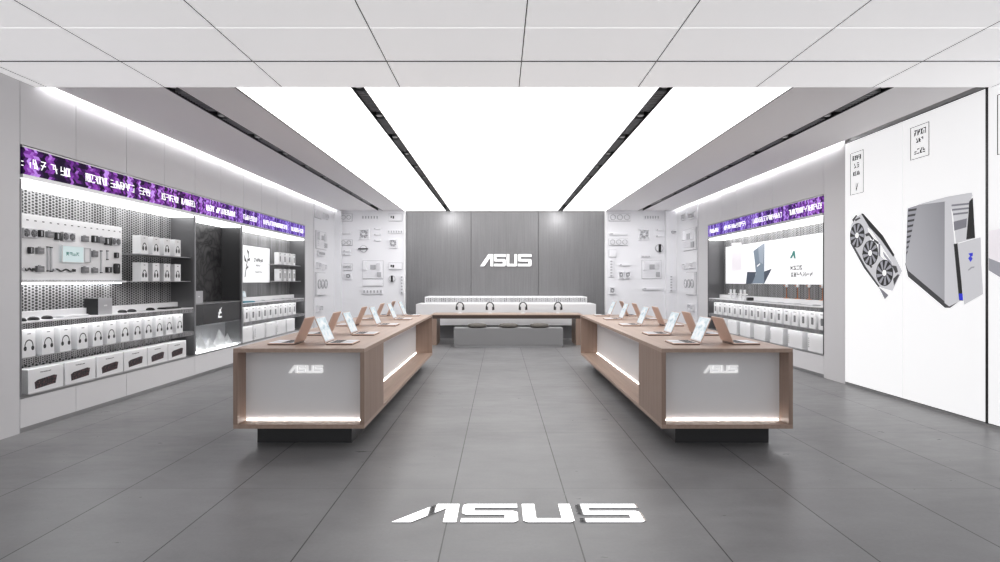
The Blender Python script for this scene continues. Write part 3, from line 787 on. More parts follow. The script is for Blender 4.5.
def peg(kind, x0, x1, y0, y1, label):
    Ya, za = pl(x0, y0, PX); Yb, zb = pl(x1, y1, PX)
    W = Yb-Ya; H = (y1-y0)*((Ya+Yb)/2)/F; Yc = (Ya+Yb)/2; z = 1.5-((y0+y1)/2-281)*Yc/F
    loc = (PX, Yc, z)
    if kind == 'gpu':
        T = gcard(W, H); T.location = loc; T.rotation_euler = (0, 0, FLr); T['label'] = label; return
    if kind == 'sq':
        T = thing('wall_adapter', label, 'adapter', loc, FLr)
        MB().box(-W/2, W/2, -0.03, 0, -H/2, H/2, 0.004).build('body', 'grey', T)
        MB().box(-W*.3, W*.3, -0.033, -0.03, -H*.1, H*.12).build('badge', 'midgrey', T)
        MB().box(-W*.12, W*.12, -0.02, 0, H/2, H/2+0.012).build('hook_tab', 'steel', T)
    if kind == 'blk':
        T = thing('accessory_case', label, 'accessory', loc, FLr)
        MB().box(-W/2, W/2, -0.035, 0, -H/2, H/2, 0.006).build('body', 'black', T)
        MB().box(-W*.3, -W*.1, -0.038, -0.035, -H*.35, H*.35).build('stripe', 'silver', T)
    if kind == 'stick':
        T = thing('light_strip', label, 'light strip', loc, FLr)
        MB().box(-0.010, 0.010, -0.014, 0, -H/2, H/2, 0.003).build('strip', 'silver', T)
        MB().box(-0.013, 0.013, -0.018, 0, H/2-0.012, H/2).box(-0.013, 0.013, -0.018, 0, -H/2, -H/2+0.012).build('end_cap', 'black', T)
    if kind == 'cable':
        T = thing('cable', label, 'cable', loc, FLr)
        MB().tube([(-W/2+W*i/12, -0.012, 0.012*math.sin(i*1.1)) for i in range(13)], 0.009, 8).build('cord', 'black', T, smooth=True)
        for s in (-1, 1):
            MB().box(s*W/2-0.016, s*W/2+0.016, -0.024, 0, -0.014, 0.016, 0.002).build('plug', 'silver' if s < 0 else 'black', T)
    if kind == 'acr':
        T = thing('acrylic_display', label, 'display', loc, FLr)
        MB().box(-W/2, W/2, -0.03, -0.024, -H/2, H/2).build('acrylic_plate', mat('acrylic_tint', (0.62, 0.72, 0.73), 0.15, emit=0.25, ecol=(.75, .95, .95)), T)
        f = MB(); t = 0.006
        f.box(-W/2-t, W/2+t, -0.034, -0.02, H/2, H/2+t).box(-W/2-t, W/2+t, -0.034, -0.02, -H/2-t, -H/2).box(-W/2-t, -W/2, -0.034, -0.02, -H/2, H/2).box(W/2, W/2+t, -0.034, -0.02, -H/2, H/2)
        f.build('frame', 'white', T)
        g = MB(); glyphs(g, rnd, -W*.35, W*.30, -H*.10, H*.12, lambda u, v, w: (u, -0.03-w, v), cw=0.05, th=0.008, d=0.001); g.build('lettering', 'teallogo', T)
        MB().box(-0.02, 0.02, -0.024, 0, -0.02, 0.02).build('standoff', 'steel', T)
    if kind == 'frame':
        T = thing('cable_holder', label, 'accessory', loc, FLr)
        f = MB(); t = 0.008
        f.box(-W/2, W/2, -0.02, 0, H/2-t, H/2).box(-W/2, W/2, -0.02, 0, -H/2, -H/2+t).box(-W/2, -W/2+t, -0.02, 0, -H/2+t, H/2-t).box(W/2-t, W/2, -0.02, 0, -H/2+t, H/2-t)
        f.build('rim', 'silver', T); MB().box(-W/2+t, W/2-t, -0.008, 0, -H/2+t, H/2-t).build('plate', 'white', T)
    if kind == 'mouse':
        T = thing('hanging_mouse', label, 'mouse', loc, FLr)
        MB().box(-W/2, W/2, -0.04, 0, -H/2, H/2, 0.016).build('shell', 'black', T, smooth=False)
        MB().box(-0.004, 0.004, -0.043, -0.03, H*.12, H*.32).build('scroll_wheel', 'silver', T)
PEG = [('gpu',21,35.5,228.5,237.7,'twin fan graphics card at the near top corner of the pegboard'),
 ('blk',37.3,41.5,230,237,'black case right beside the nearest pegboard graphics card'),
 ('sq',45,52,231.5,237.5,'grey square adapter nearest in the pegboard top row, before a black case'),
 ('blk',53.7,58.5,232.5,240,'black case in the pegboard top row just before the middle graphics card'),
 ('gpu',60.5,73.5,232.5,241,'twin fan graphics card in the middle of the pegboard top row'),
 ('sq',81,86.8,236,241.7,'grey square adapter right after the middle graphics card in the pegboard top row'),
 ('blk',91,95.7,235.6,242.5,'black case standing alone between two grey adapters in the pegboard top row'),
 ('sq',98,103,237,243,'grey square adapter near the far end of the pegboard top row'),
 ('blk',103.8,108.8,237.7,245,'black case touching the farthest pegboard graphics card'),
 ('gpu',110.0,118.8,237.9,245.3,'twin fan graphics card at the far end of the pegboard top row'),
 ('blk',27,31,247,253.6,'small black case at the near end of the pegboard middle row'),
 ('sq',35,42,247.7,253.6,'grey square adapter at the near end of the pegboard middle row'),
 ('stick',46.5,48,246.5,271.5,'left of two tall light strips near the acrylic display'),
 ('stick',49.8,51.2,247,271.8,'right of two tall light strips near the acrylic display'),
 ('acr',60,81,246.5,262,'pale teal acrylic display with lettering in the pegboard centre'),
 ('frame',83,89.5,248,262.6,'thin silver rimmed white holder beside the acrylic display on the pegboard'),
 ('sq',91,96,251,257,'grey square adapter in the pegboard middle row past the thin white frame'),
 ('stick',99.5,101.5,250.5,273,'tall pale light strip near the far end of the pegboard'),
 ('stick',106,107.5,250.5,260,'short pale light strip in the far part of the pegboard'),
 ('blk',113.6,116.6,252.6,258,'small black case at the far end of the pegboard middle row'),
 ('cable',21.5,33,268.2,270.7,'short black cable at the near end of the pegboard bottom row'),
 ('sq',35,42,266,272,'grey square adapter at the near end of the pegboard bottom row'),
 ('cable',53,73,268.8,271.8,'long black cable in the pegboard bottom row under the acrylic display'),
 ('sq',81,86.8,267,273,'grey square adapter in the pegboard bottom row after the long cable'),
 ('sq',91,96,268,273,'grey square adapter in the pegboard bottom row beside the tall pale strip'),
 ('blk',105,109.6,267,272.6,'black case in the pegboard bottom row before the black mouse'),
 ('mouse',112.8,117.8,263.5,273.7,'rounded black mouse hanging at the far bottom corner of the pegboard')]
for a in PEG: peg(*a)

# ------------------------------------------------------------------ things on the counters
def mouse_obj():
    T = thing('computer_mouse', 'x', 'mouse')
    prof = MB(); prof.lathe([(0.032, 0), (0.036, 0.008), (0.033, 0.022), (0.022, 0.034), (0.006, 0.038)], seg=18)
    o = prof.build('shell', 'black', T, smooth=True); o.scale = (1, 1.7, 1)
    MB().box(-0.004, 0.004, -0.040, -0.020, 0.024, 0.037).build('scroll_wheel', 'silver', T); return T
mp = Place(mouse_obj())
for i, y in enumerate([6.08, 6.25, 6.44, 7.72, 7.92, 8.34]):
    mp.at((-4.86, y, 1.092), FLr, 'black mouse on the near left counter, %s from the front' % ORD[i], 'mice on the near left counter')
def keyboard_obj(m1, m2):
    T = thing('keyboard', 'x', 'keyboard')
    MB().box(-0.21, 0.21, -0.065, 0.065, 0, 0.016, 0.004).build('case', m1, T)
    k = MB()
    for r in range(5):
        for c in range(15): k.box(-0.2+c*0.0265, -0.2+c*0.0265+0.022, -0.056+r*0.0228, -0.056+r*0.0228+0.019, 0.016, 0.024)
    k.build('keys', m2, T); return T
kw = Place(keyboard_obj('silver', 'white')); kb = Place(keyboard_obj('black', 'black'))
kw.at((-4.87, 6.82, 1.092), FLr, 'silver keyboard with white keys on the near left counter', 'keyboards')
kb.at((-4.88, 8.86, 1.092), FLr, 'black keyboard at the far end of the near left counter', 'keyboards')
for i, y in enumerate([11.95, 12.5, 13.05, 13.6]):
    kw.at((-4.88, y, 1.092), FLr, 'white keyboard on the far left counter, %s from the front' % ORD[i], 'keyboards')
for i, y in enumerate([10.0, 10.62, 11.25, 11.9]):
    kw.at((5.17, y, 1.092), FRr, 'white keyboard on the right wall counter, %s from the front' % ORD[i], 'keyboards')
tm = thing('desk_mat', 'teal desk mat on the far left counter', 'desk mat', (-4.87, 11.42, 1.092))
MB().box(-0.11, 0.11, -0.24, 0.24, 0, 0.02, 0.004).build('mat', 'teal', tm)
# tablets upright on the counter riser
def tablet_obj():
    T = thing('tablet', 'x', 'tablet'); a = R(12)
    fr = lambda u, v, w: (u, -w*math.cos(a)+v*math.sin(a), v*math.cos(a)+w*math.sin(a)+0.004)
    MB().prism([(-0.09, 0), (0.09, 0), (0.09, 0.12), (-0.09, 0.12)], 0.007, fr).build('body', 'white', T)
    MB().prism([(-0.08, .01), (0.08, .01), (0.08, 0.11), (-0.08, 0.11)], 0.0085, fr).build('screen', 'screen', T)
    MB().box(-0.03, 0.03, -0.02, 0.06, 0, 0.004).build('foot', 'steel', T); return T
tb = Place(tablet_obj())
for i, y in enumerate([11.25, 11.75]):
    tb.at((-5.01, y, 1.178), FLr, 'small white tablet on the far left counter riser, %s from the front' % ORD[i], 'tablets')
# twin post router stands on right counter
def router():
    T = thing('router', 'x', 'router')
    MB().box(-0.10, 0.10, -0.07, 0.07, 0.0, 0.03, 0.006).build('body', 'white', T)
    for s in (-0.10, 0.10): MB().box(s-0.035, s+0.035, -0.014, 0.014, 0.03, 0.22, 0.006).build('antenna', 'white', T)
    MB().box(-0.22, 0.22, -0.02, 0.02, 0.11, 0.135, 0.005).build('crossbar', 'white', T); return T
rp = Place(router())
rp.at((5.2, 13.42, 1.092), FRr, 'white router with twin uprights on the right counter, farther one', 'routers')
rp.at((5.2, 12.85, 1.092), FRr, 'white router with twin uprights on the right counter, nearer one', 'routers')
tag(MB().box(-0.06, 0.06, -0.05, 0.05, 0, 0.07, 0.012).build('speaker', 'black', None, loc=(5.16, 12.38, 1.092)), 'small black speaker beside the white routers on the right counter', 'speaker')
def stand():
    T = thing('copper_stand', 'x', 'stand')
    MB().lathe([(0.045, 0), (0.045, 0.01), (0.008, 0.014)], seg=18).build('foot', 'copper', T)
    MB().tube([(0, 0, 0.01), (0, 0, 0.20), (0, -0.02, 0.235), (0, -0.05, 0.24)], 0.007, 8).build('post', 'copper', T, smooth=True)
    MB().lathe([(0.008, 0.205), (0.026, 0.215), (0.026, 0.25), (0.008, 0.26)], seg=14).build('knob', 'white', T); return T
sp = Place(stand())
for i, px in enumerate((822, 808.5, 797, 786)):
    sp.at((5.32, 5.32*F/(px-500)-0.02, 1.178), FRr, 'thin copper stand behind the right wall counter, %s from the front' % ORD[i], 'copper stands')

# ------------------------------------------------------------------ posters in the bays
def polyart(mb, pts, X, c, zc, d, s):
    q = [pl(a, b, X) for a, b in pts]
    mb.prism([(u-c, v-zc) for u, v in q], d, lambda u, v, w: (s*w, u, v)); return mb
# far left bay poster
Y0, Y1 = 11.67, 13.02; X3 = -5.0; c = (Y0+Y1)/2
ps = thing('poster', 'white poster with a branch drawing in the far left bay', 'poster', (X3, c, 1.47))
MB().box(-0.05, 0, Y0-c, Y1-c, 0, 0.73).build('panel', 'p_white', ps)
br = MB()
for a in ([(-.60,.10),(-.57,.10),(-.50,.35),(-.52,.36)], [(-.52,.34),(-.50,.33),(-.38,.60),(-.40,.60)], [(-.55,.25),(-.42,.30),(-.45,.34)], [(-.50,.40),(-.62,.55),(-.60,.42)],
          [(-.46,.45),(-.34,.50),(-.38,.42)], [(-.44,.55),(-.50,.66),(-.40,.62)]):
    br.prism(a, 0.002, lambda u, v, w: (w, u, v))
br.build('branch_print', 'ink', ps)
tx = MB(); fr = lambda u, v, w: (w, u, v)
rnd = random.Random(5)
glyphs(tx, rnd, -0.15, 0.30, 0.42, 0.50, fr, cw=0.08, th=0.014, d=0.0015)
glyphs(tx, rnd, -0.05, 0.18, 0.33, 0.37, fr, cw=0.05, th=0.008, d=0.0015)
glyphs(tx, rnd, -0.12, 0.28, 0.20, 0.23, fr, cw=0.04, th=0.006, d=0.0015)
tx.build('lettering', 'ink', ps)
# right bay poster
XQ = 5.34; Y0, Y1 = 9.93, 14.2; c = (Y0+Y1)/2; zc = 1.44
pq = thing('poster', 'wide white poster with a blue grey folded shape in the right wall bay', 'poster', (XQ, c, zc))
MB().box(0.0, 0.04, Y0-c, Y1-c, 0, 0.86).build('panel', 'p_white', pq)
SC = lambda pts: [(745+a/11.24, 235+b/11.24) for a, b in pts]
def art(name, m, pts, d): polyart(MB(), SC(pts), XQ, c, zc, d, -1).build(name, m, pq)
art('pale_print', 'p_pink', [(-150,90),(-40,85),(-40,400),(-150,400)], 0.001)
art('navy_print', 'p_navy', [(25,415),(125,415),(100,545),(10,552)], 0.0015)
art('navy_print', 'p_navy', [(205,415),(300,380),(215,548),(190,545)], 0.0015)
art('folded_shape_print', 'p_slate', [(95,180),(220,88),(215,545),(80,545),(125,440),(110,290)], 0.002)
art('folded_highlight_print', 'p_slate2', [(150,150),(220,88),(205,330),(165,300)], 0.003)
art('clasp_print', 'p_white', [(135,345),(170,315),(172,330),(140,358)], 0.004)
g = MB(); fr2 = lambda u, v, w: (-w, u, v)
def q(px, py): Y, z = pl(px, py, XQ); return Y-c, z-zc
a0, b0 = q(801, 259); a1, b1 = q(790, 250)
g2 = MB(); polyart(g2, SC([(505,262),(530,215),(540,180),(560,180),(570,265),(555,265),(545,225),(525,262)]), XQ, c, zc, 0.002, -1); g2.build('logo_print', 'teallogo', pq)
glyphs(g, random.Random(9), q(802.5, 270)[0], q(790, 270)[0], q(800, 269.5)[1], q(800, 265.5)[1], fr2, cw=0.11, th=0.013, d=0.002)
glyphs(g, random.Random(10), q(813, 276)[0], q(790.5, 276)[0], q(800, 276.5)[1], q(800, 272)[1], fr2, cw=0.11, th=0.013, d=0.002)
g.build('lettering', 'ink', pq)

# ------------------------------------------------------------------ big lightbox posters on the right wall
PXR = 5.02
def lightbox(y0, y1, label):
    T = thing('lightbox_poster', label, 'poster', (PXR, (y0+y1)/2, 0.0), 0, 'tall lightbox posters')
    c = (y0+y1)/2
    MB().box(0.006, 0.058, y0-c+0.008, y1-c-0.008, 0.03, 3.50).build('casing', 'dark', T)
    MB().box(0.0, 0.006, y0-c+0.004, y1-c-0.004, 0.04, 3.488).build('printed_fabric', 'p_white', T)
    return T
def rart(T, c, name, m, pts, d, par=None):
    return polyart(MB(), pts, PXR, c, 0, d, -1).build(name, m, par or T)
def rline(T, c, x0, x1, ya, yb, rows, seed):
    """frame box with glyph lines; x0,x1 px at left/right, ya/yb = top,bottom px at x0"""
    Ya, zt = pl(x0, ya, PXR); _, zb = pl(x0, yb, PXR); Yb = PXR*F/(x1-500)
    f = MB(); t = 0.010; U0, U1 = Yb-c, Ya-c
    fr = lambda u, v, w: (-w, u, v)
    for r_ in ([(U0, zb), (U1, zb), (U1, zb+t*.6), (U0, zb+t*.6)], [(U0, zt-t*.6), (U1, zt-t*.6), (U1, zt), (U0, zt)], [(U0, zb), (U0+t, zb), (U0+t, zt), (U0, zt)], [(U1-t, zb), (U1, zb), (U1, zt), (U1-t, zt)]):
        f.prism(r_, 0.0015, fr)
    f.build('caption_frame_print', 'ink', T)
    g = MB(); H = zt-zb; W = U1-U0; rd = random.Random(seed)
    for (a, b, v0, v1) in rows:
        glyphs(g, rd, U0+W*a, U0+W*b, zb+H*v0, zb+H*v1, fr, cw=(v1-v0)*H*.8, th=0.012, d=0.0012)
    g.build('caption_print', 'ink', T)
# GPU poster
y0, y1 = 7.48, 8.73; c = (y0+y1)/2
G = lightbox(y0, y1, 'lightbox poster of a triple fan graphics card, farthest of the poster wall')
S7 = lambda pts: [(850+a/6.236, 210+b/6.236) for a, b in pts]
rart(G, c, 'card_body_print', 'p_lg', S7([(45,40),(75,22),(200,160),(275,280),(325,380),(265,505),(180,480),(90,360),(2,205),(8,90)]), 0.001)
rart(G, c, 'card_edge_print', 'p_blk', S7([(70,22),(82,22),(205,160),(278,280),(270,292),(190,180),(120,105)]), 0.002)
rart(G, c, 'card_edge_print', 'p_dk', S7([(2,205),(12,200),(100,355),(185,475),(178,482),(88,362)]), 0.002)
rart(G, c, 'connector_print', 'p_g2', S7([(180,482),(205,500),(240,532),(218,556)]), 0.0015)
rart(G, c, 'card_panel_print', 'p_white', S7([(110,110),(135,130),(200,230),(265,330),(255,345),(195,290),(130,190)]), 0.002)
for pts in ([(30,60),(60,45),(66,52),(36,70)], [(95,150),(120,140),(150,180),(140,188),(120,160),(100,165)], [(75,270),(95,290),(140,355),(132,362),(85,300)],
            [(150,180),(180,200),(176,215),(150,195)], [(262,345),(285,395),(300,385),(290,350)], [(270,430),(300,400),(308,405),(276,470)], [(15,60),(40,30),(45,36),(20,75)]):
    rart(G, c, 'card_line_print', 'p_dk', S7(pts), 0.0028)
rart(G, c, 'card_slot_print', 'p_g2', S7([(178,205),(190,215),(190,290),(180,285)]), 0.003)
rart(G, c, 'card_slot_print', 'p_mg', S7([(205,255),(260,325),(262,345),(212,285)]), 0.003)
for (fx_, fy_) in ((45,158), (127,268), (216,392)):
    Yc, zc_ = pl(850+fx_/6.236, 210+fy_/6.236, PXR); r = 0.172
    w_ = MB(); w_.prism([(Yc-c+r*math.cos(t), zc_+r*math.sin(t)) for t in [2*PI*k/28 for k in range(28)]], 0.003, lambda u, v, w: (-w, u, v))
    wo = w_.build('fan_print', 'p_blk', G)
    b = MB()
    for k in range(9):
        t = 2*PI*k/9
        b.prism([(Yc-c+rr*math.cos(a), zc_+rr*math.sin(a)) for rr, a in ((.3*r, t), (.92*r, t+.30), (.95*r, t+.62), (.3*r, t+.42))], 0.004, lambda u, v, w: (-w, u, v))
    b.build('blade_print', 'p_mg', wo)
    MB().prism([(Yc-c+r*.24*math.cos(t), zc_+r*.24*math.sin(t)) for t in [2*PI*k/16 for k in range(16)]], 0.005, lambda u, v, w: (-w, u, v)).build('hub_print', 'p_white', wo)
rline(G, c, 850.3, 863.5, 154, 195.5, [(.15,.85,.80,.92), (.3,.75,.62,.74), (.25,.8,.44,.54), (.35,.6,.08,.26)], 21)
# PC poster
y0, y1 = 6.20, 7.48; c = (y0+y1)/2
Pp = lightbox(y0, y1, 'lightbox poster of a silver desktop tower with its front panel hinged open')
S5 = lambda pts: [(895+a/4.495, 185+b/4.495) for a, b in pts]
rart(Pp, c, 'vent_print', 'p_mg', S5([(57,105),(110,88),(60,310),(48,345)]), 0.001)
vt = MB()
for i in range(9):
    yv = 110+i*24; polyart(vt, S5([(60-i*1.2,yv),(98-i*5.0,yv-6),(96-i*5.0,yv+4),(60-i*1.2,yv+10)]), PXR, c, 0, 0.002, -1)
vt.build('vent_slots_print', 'p_dk', Pp)
rart(Pp, c, 'top_print', 'p_lg', S5([(100,88),(235,52),(345,33),(350,50),(250,78),(225,84)]), 0.0015)
rart(Pp, c, 'side_panel_print', 'p_grad', S5([(102,90),(228,74),(226,548),(60,402),(48,350)]), 0.002)
rart(Pp, c, 'base_print', 'p_dk', S5([(46,350),(60,385),(226,525),(300,515),(248,552),(226,552),(60,412)]), 0.003)
rart(Pp, c, 'front_edge_print', 'p_lg', S5([(225,74),(250,80),(262,200),(280,380),(302,518),(245,546),(224,530)]), 0.0035)
rart(Pp, c, 'chassis_print', 'p_lg', S5([(245,75),(345,50),(342,130),(358,240),(275,262),(262,130)]), 0.0038)
rart(Pp, c, 'chassis_side_print', 'p_blk', S5([(335,75),(350,58),(360,238),(322,245),(332,130)]), 0.0042)
sl = MB()
for (xa, xb, ya, yb) in ((256,335,88,80), (258,333,108,100), (262,330,128,120)):
    polyart(sl, S5([(xa,ya),(xb,yb),(xb,yb+8),(xa,ya+8)]), PXR, c, 0, 0.0044, -1)
polyart(sl, S5([(265,165),(325,150),(322,190),(268,205)]), PXR, c, 0, 0.0044, -1)
sl.build('drive_bay_print', 'p_g2', Pp)
rart(Pp, c, 'hinge_gap_print', 'p_blk', S5([(266,265),(284,262),(306,520),(290,518)]), 0.005)
rart(Pp, c, 'door_print', 'p_lg', S5([(283,264),(385,235),(388,350),(396,490),(312,538)]), 0.0055)
rart(Pp, c, 'blue_light_print', 'blueled', S5([(289,488),(304,488),(306,518),(291,516)]), 0.006)
rart(Pp, c, 'emblem_print', 'blueled', S5([(332,308),(352,304),(352,318),(344,322),(352,330),(342,346),(332,330),(340,318)]), 0.0062)
rart(Pp, c, 'wordmark_print', 'p_mg', S5([(330,382),(345,368),(360,366),(358,372),(346,375),(334,385)]), 0.0062)
rline(Pp, c, 910.4, 929.3, 128.3, 160.6, [(.15,.8,.70,.88), (.3,.7,.48,.62), (.2,.8,.14,.30)], 22)
struct('trim_8', MB().box(PXR-0.004, PXR+0.06, 6.172, 6.20, 0.03, 3.50), 'black')
# third poster, mostly outside the frame
y0, y1 = 4.95, 6.172; c = (y0+y1)/2
Q = lightbox(y0, y1, 'lightbox poster cut off by the right edge of the photo')
MB().prism([(0.0, 1.50), (0.600, 1.72), (0.600, 2.02), (0.0, 2.05)], 0.0015, lambda u, v, w: (-w, u, v)).build('device_print', 'p_pink', Q)
MB().prism([(0.0, 1.30), (0.600, 1.61), (0.600, 1.735), (0.0, 1.52)], 0.0025, lambda u, v, w: (-w, u, v)).build('device_side_print', 'p_mg', Q)
rline(Q, c, 997.3, 1030, 95, 155, [(.2,.8,.7,.85), (.2,.8,.2,.4)], 23)

# ------------------------------------------------------------------ white relief components in the alcoves
def r_fan(W, H):
    T = thing('relief_fan', 'x', 'wall relief')
    f = MB(); t = 0.03; dp = -0.06
    f.box(-W/2, W/2, dp, 0, H/2-t, H/2).box(-W/2, W/2, dp, 0, -H/2, -H/2+t).box(-W/2, -W/2+t, dp, 0, -H/2+t, H/2-t).box(W/2-t, W/2, dp, 0, -H/2+t, H/2-t)
    f.build('frame', 'relief', T)
    r = min(W, H)/2
    MB().ring((0, 0), r*.80, r*.92, -0.065, -0.01).build('ring', 'relief', T)
    b = MB(); fan_geo(b, (0, 0), r*.82, -0.01, 7, 0.03); b.build('blades', 'relief_grey', T)
    MB().cyl((0, -0.07, 0), r*.28, 0.06, 'y', 16).build('hub', 'relief', T); return T
def r_board(W, H):
    T = thing('relief_motherboard', 'x', 'wall relief')
    MB().box(-W/2, W/2, -0.03, 0, -H/2, H/2, 0.003).build('board', 'relief', T)
    MB().box(-W/2-0.012, W/2+0.012, -0.008, 0, -H/2-0.012, H/2+0.012).build('backing', 'relief_grey', T)
    MB().box(-W*.12, W*.14, -0.06, -0.03, H*.02, H*.28, 0.003).build('socket', 'relief_grey', T)
    s = MB()
    for i in range(4): s.box(W*(.20+.05*i), W*(.225+.05*i), -0.065, -0.03, -H*.02, H*.42)
    s.build('memory_slots', 'relief', T)
    s = MB()
    for i in range(3): s.box(-W*.40, W*.18, -0.05, -0.03, -H*(.12+.11*i), -H*(.085+.11*i))
    s.build('expansion_slots', 'relief', T)
    MB().box(W*.22, W*.42, -0.06, -0.03, -H*.40, -H*.14).build('heat_sink', 'relief_grey', T)
    MB().box(-W*.46, -W*.30, -0.10, -0.03, H*.0, H*.44).build('port_block', 'relief', T); return T
def r_card(W, H):
    T = thing('relief_graphics_card', 'x', 'wall relief')
    MB().box(-W/2, W/2, -0.06, 0, -H/2, H/2, 0.005).build('shroud', 'relief', T)
    MB().box(-W/2-0.012, W/2+0.012, -0.010, 0, -H/2-0.012, H/2+0.012).build('backplate', 'relief_grey', T)
    ver = H > W; n = 3; L = max(W, H); S = min(W, H); r = min(S*.40, L/n*.42)
    for k in range(n):
        o = -L/2+L/n*(k+.5); cc = (0, o) if ver else (o, 0)
        MB().ring(cc, r*.82, r, -0.08, -0.055, 18).build('fan_ring', 'relief_grey', T)
        b = MB(); fan_geo(b, cc, r*.8, -0.06, 6, 0.012); b.cyl((cc[0], -0.08, cc[1]), r*.25, 0.02, 'y', 10); b.build('fan', 'relief', T)
    return T
def r_bar(W, H):
    T = thing('relief_memory_stick', 'x', 'wall relief')
    MB().box(-W/2, W/2, -0.05, 0, -H/2, H/2, 0.004).build('heat_spreader', 'relief', T)
    m_ = MB(); n = 6
    for i in range(n):
        if W >= H: m_.box(-W/2+W*(i+.25)/n, -W/2+W*(i+.7)/n, -0.065, -0.05, -H*.25, H*.25)
        else: m_.box(-W*.25, W*.25, -0.065, -0.05, -H/2+H*(i+.25)/n, -H/2+H*(i+.7)/n)
    m_.build('chips', 'relief_grey', T); return T
def r_rod(W, H):
    T = thing('relief_drive', 'x', 'wall relief')
    MB().box(-W/2, W/2, -0.07, 0, -H/2, H/2, 0.003).build('body', 'relief', T)
    MB().box(-W*.45, -W*.30, -0.074, -0.07, -H*.3, H*.3).build('contact', 'relief_grey', T); return T
def r_plate(W, H, dark=False):
    T = thing('relief_case_panel', 'x', 'wall relief')
    MB().box(-W/2, W/2, -0.05, 0, -H/2, H/2, 0.004).build('panel', 'relief', T)
    MB().box(-W/2-0.010, W/2+0.010, -0.008, 0, -H/2-0.010, H/2+0.010).build('backing', 'relief_grey', T)
    MB().box(-W/2+W*.08, W/2-W*.08, -0.056, -0.05, -H*.38, H*.38).build('inset', 'relief', T)
    if dark:
        b = MB(); b.box(-W*.35, -W*.25, -0.062, -0.056, -H*.1, H*.2).box(-W*.20, -W*.08, -0.062, -0.056, -H*.2, H*.2); b.build('port', 'black', T)
    return T
def r_cool(W, H):
    T = thing('relief_cooler', 'x', 'wall relief')
    r = min(W, H)/2
    MB().cyl((0, -0.06, 0), r*.85, 0.06, 'y', 24).build('pump', 'relief', T)
    if W > H: MB().box(-W*.42, W*.42, -0.10, -0.06, -H*.08, H*.06).build('slit_fin', 'black', T)
    else: MB().box(-W*.12, W*.16, -0.10, -0.06, -H*.42, H*.42).build('slit_fin', 'black', T)
    MB().ring((0, 0), r*.86, r*1.0, -0.05, 0).build('mount_ring', 'relief_grey', T); return T
RK = {'fan': (r_fan, 'white square case fan'), 'board': (r_board, 'white motherboard'), 'card': (r_card, 'white triple fan card'),
      'bar': (r_bar, 'white memory stick'), 'rod': (r_rod, 'thin white drive'), 'plate': (r_plate, 'flat white case panel'),
      'dplate': (lambda W, H: r_plate(W, H, True), 'white case panel with black ports'), 'cool': (r_cool, 'white cooler with a black slit')}
def relief(where, k, x0, x1, y0, y1, hint):
    if where in ('BL', 'BR'):
        Yp = 17.10; sc_ = Yp/F
        W = (x1-x0)*sc_; H = max((y1-y0)*sc_, 0.03); loc = (((x0+x1)/2-500)*sc_, Yp+0.003, 1.5-((y0+y1)/2-281)*sc_); rz = 0
        wn = 'left white back alcove' if where == 'BL' else 'right white back alcove'
    else:
        X = XL+0.03 if where == 'SL' else XR-0.03
        Ya, Yb = sorted((abs(X)*F/abs(x0-500), abs(X)*F/abs(x1-500))); Yc = (Ya+Yb)/2
        W = Yb-Ya; H = max((y1-y0)*Yc/F, 0.03); loc = (X, Yc, 1.5-((y0+y1)/2-281)*Yc/F); rz = FLr if where == 'SL' else FRr
        wn = 'left alcove side wall' if where == 'SL' else 'right alcove side wall'
    T = RK[k][0](W, H); T.location = loc; T.rotation_euler = (0, 0, rz)
    T['label'] = '%s %s, %s' % (RK[k][1], hint, wn); T['group'] = 'white component reliefs'
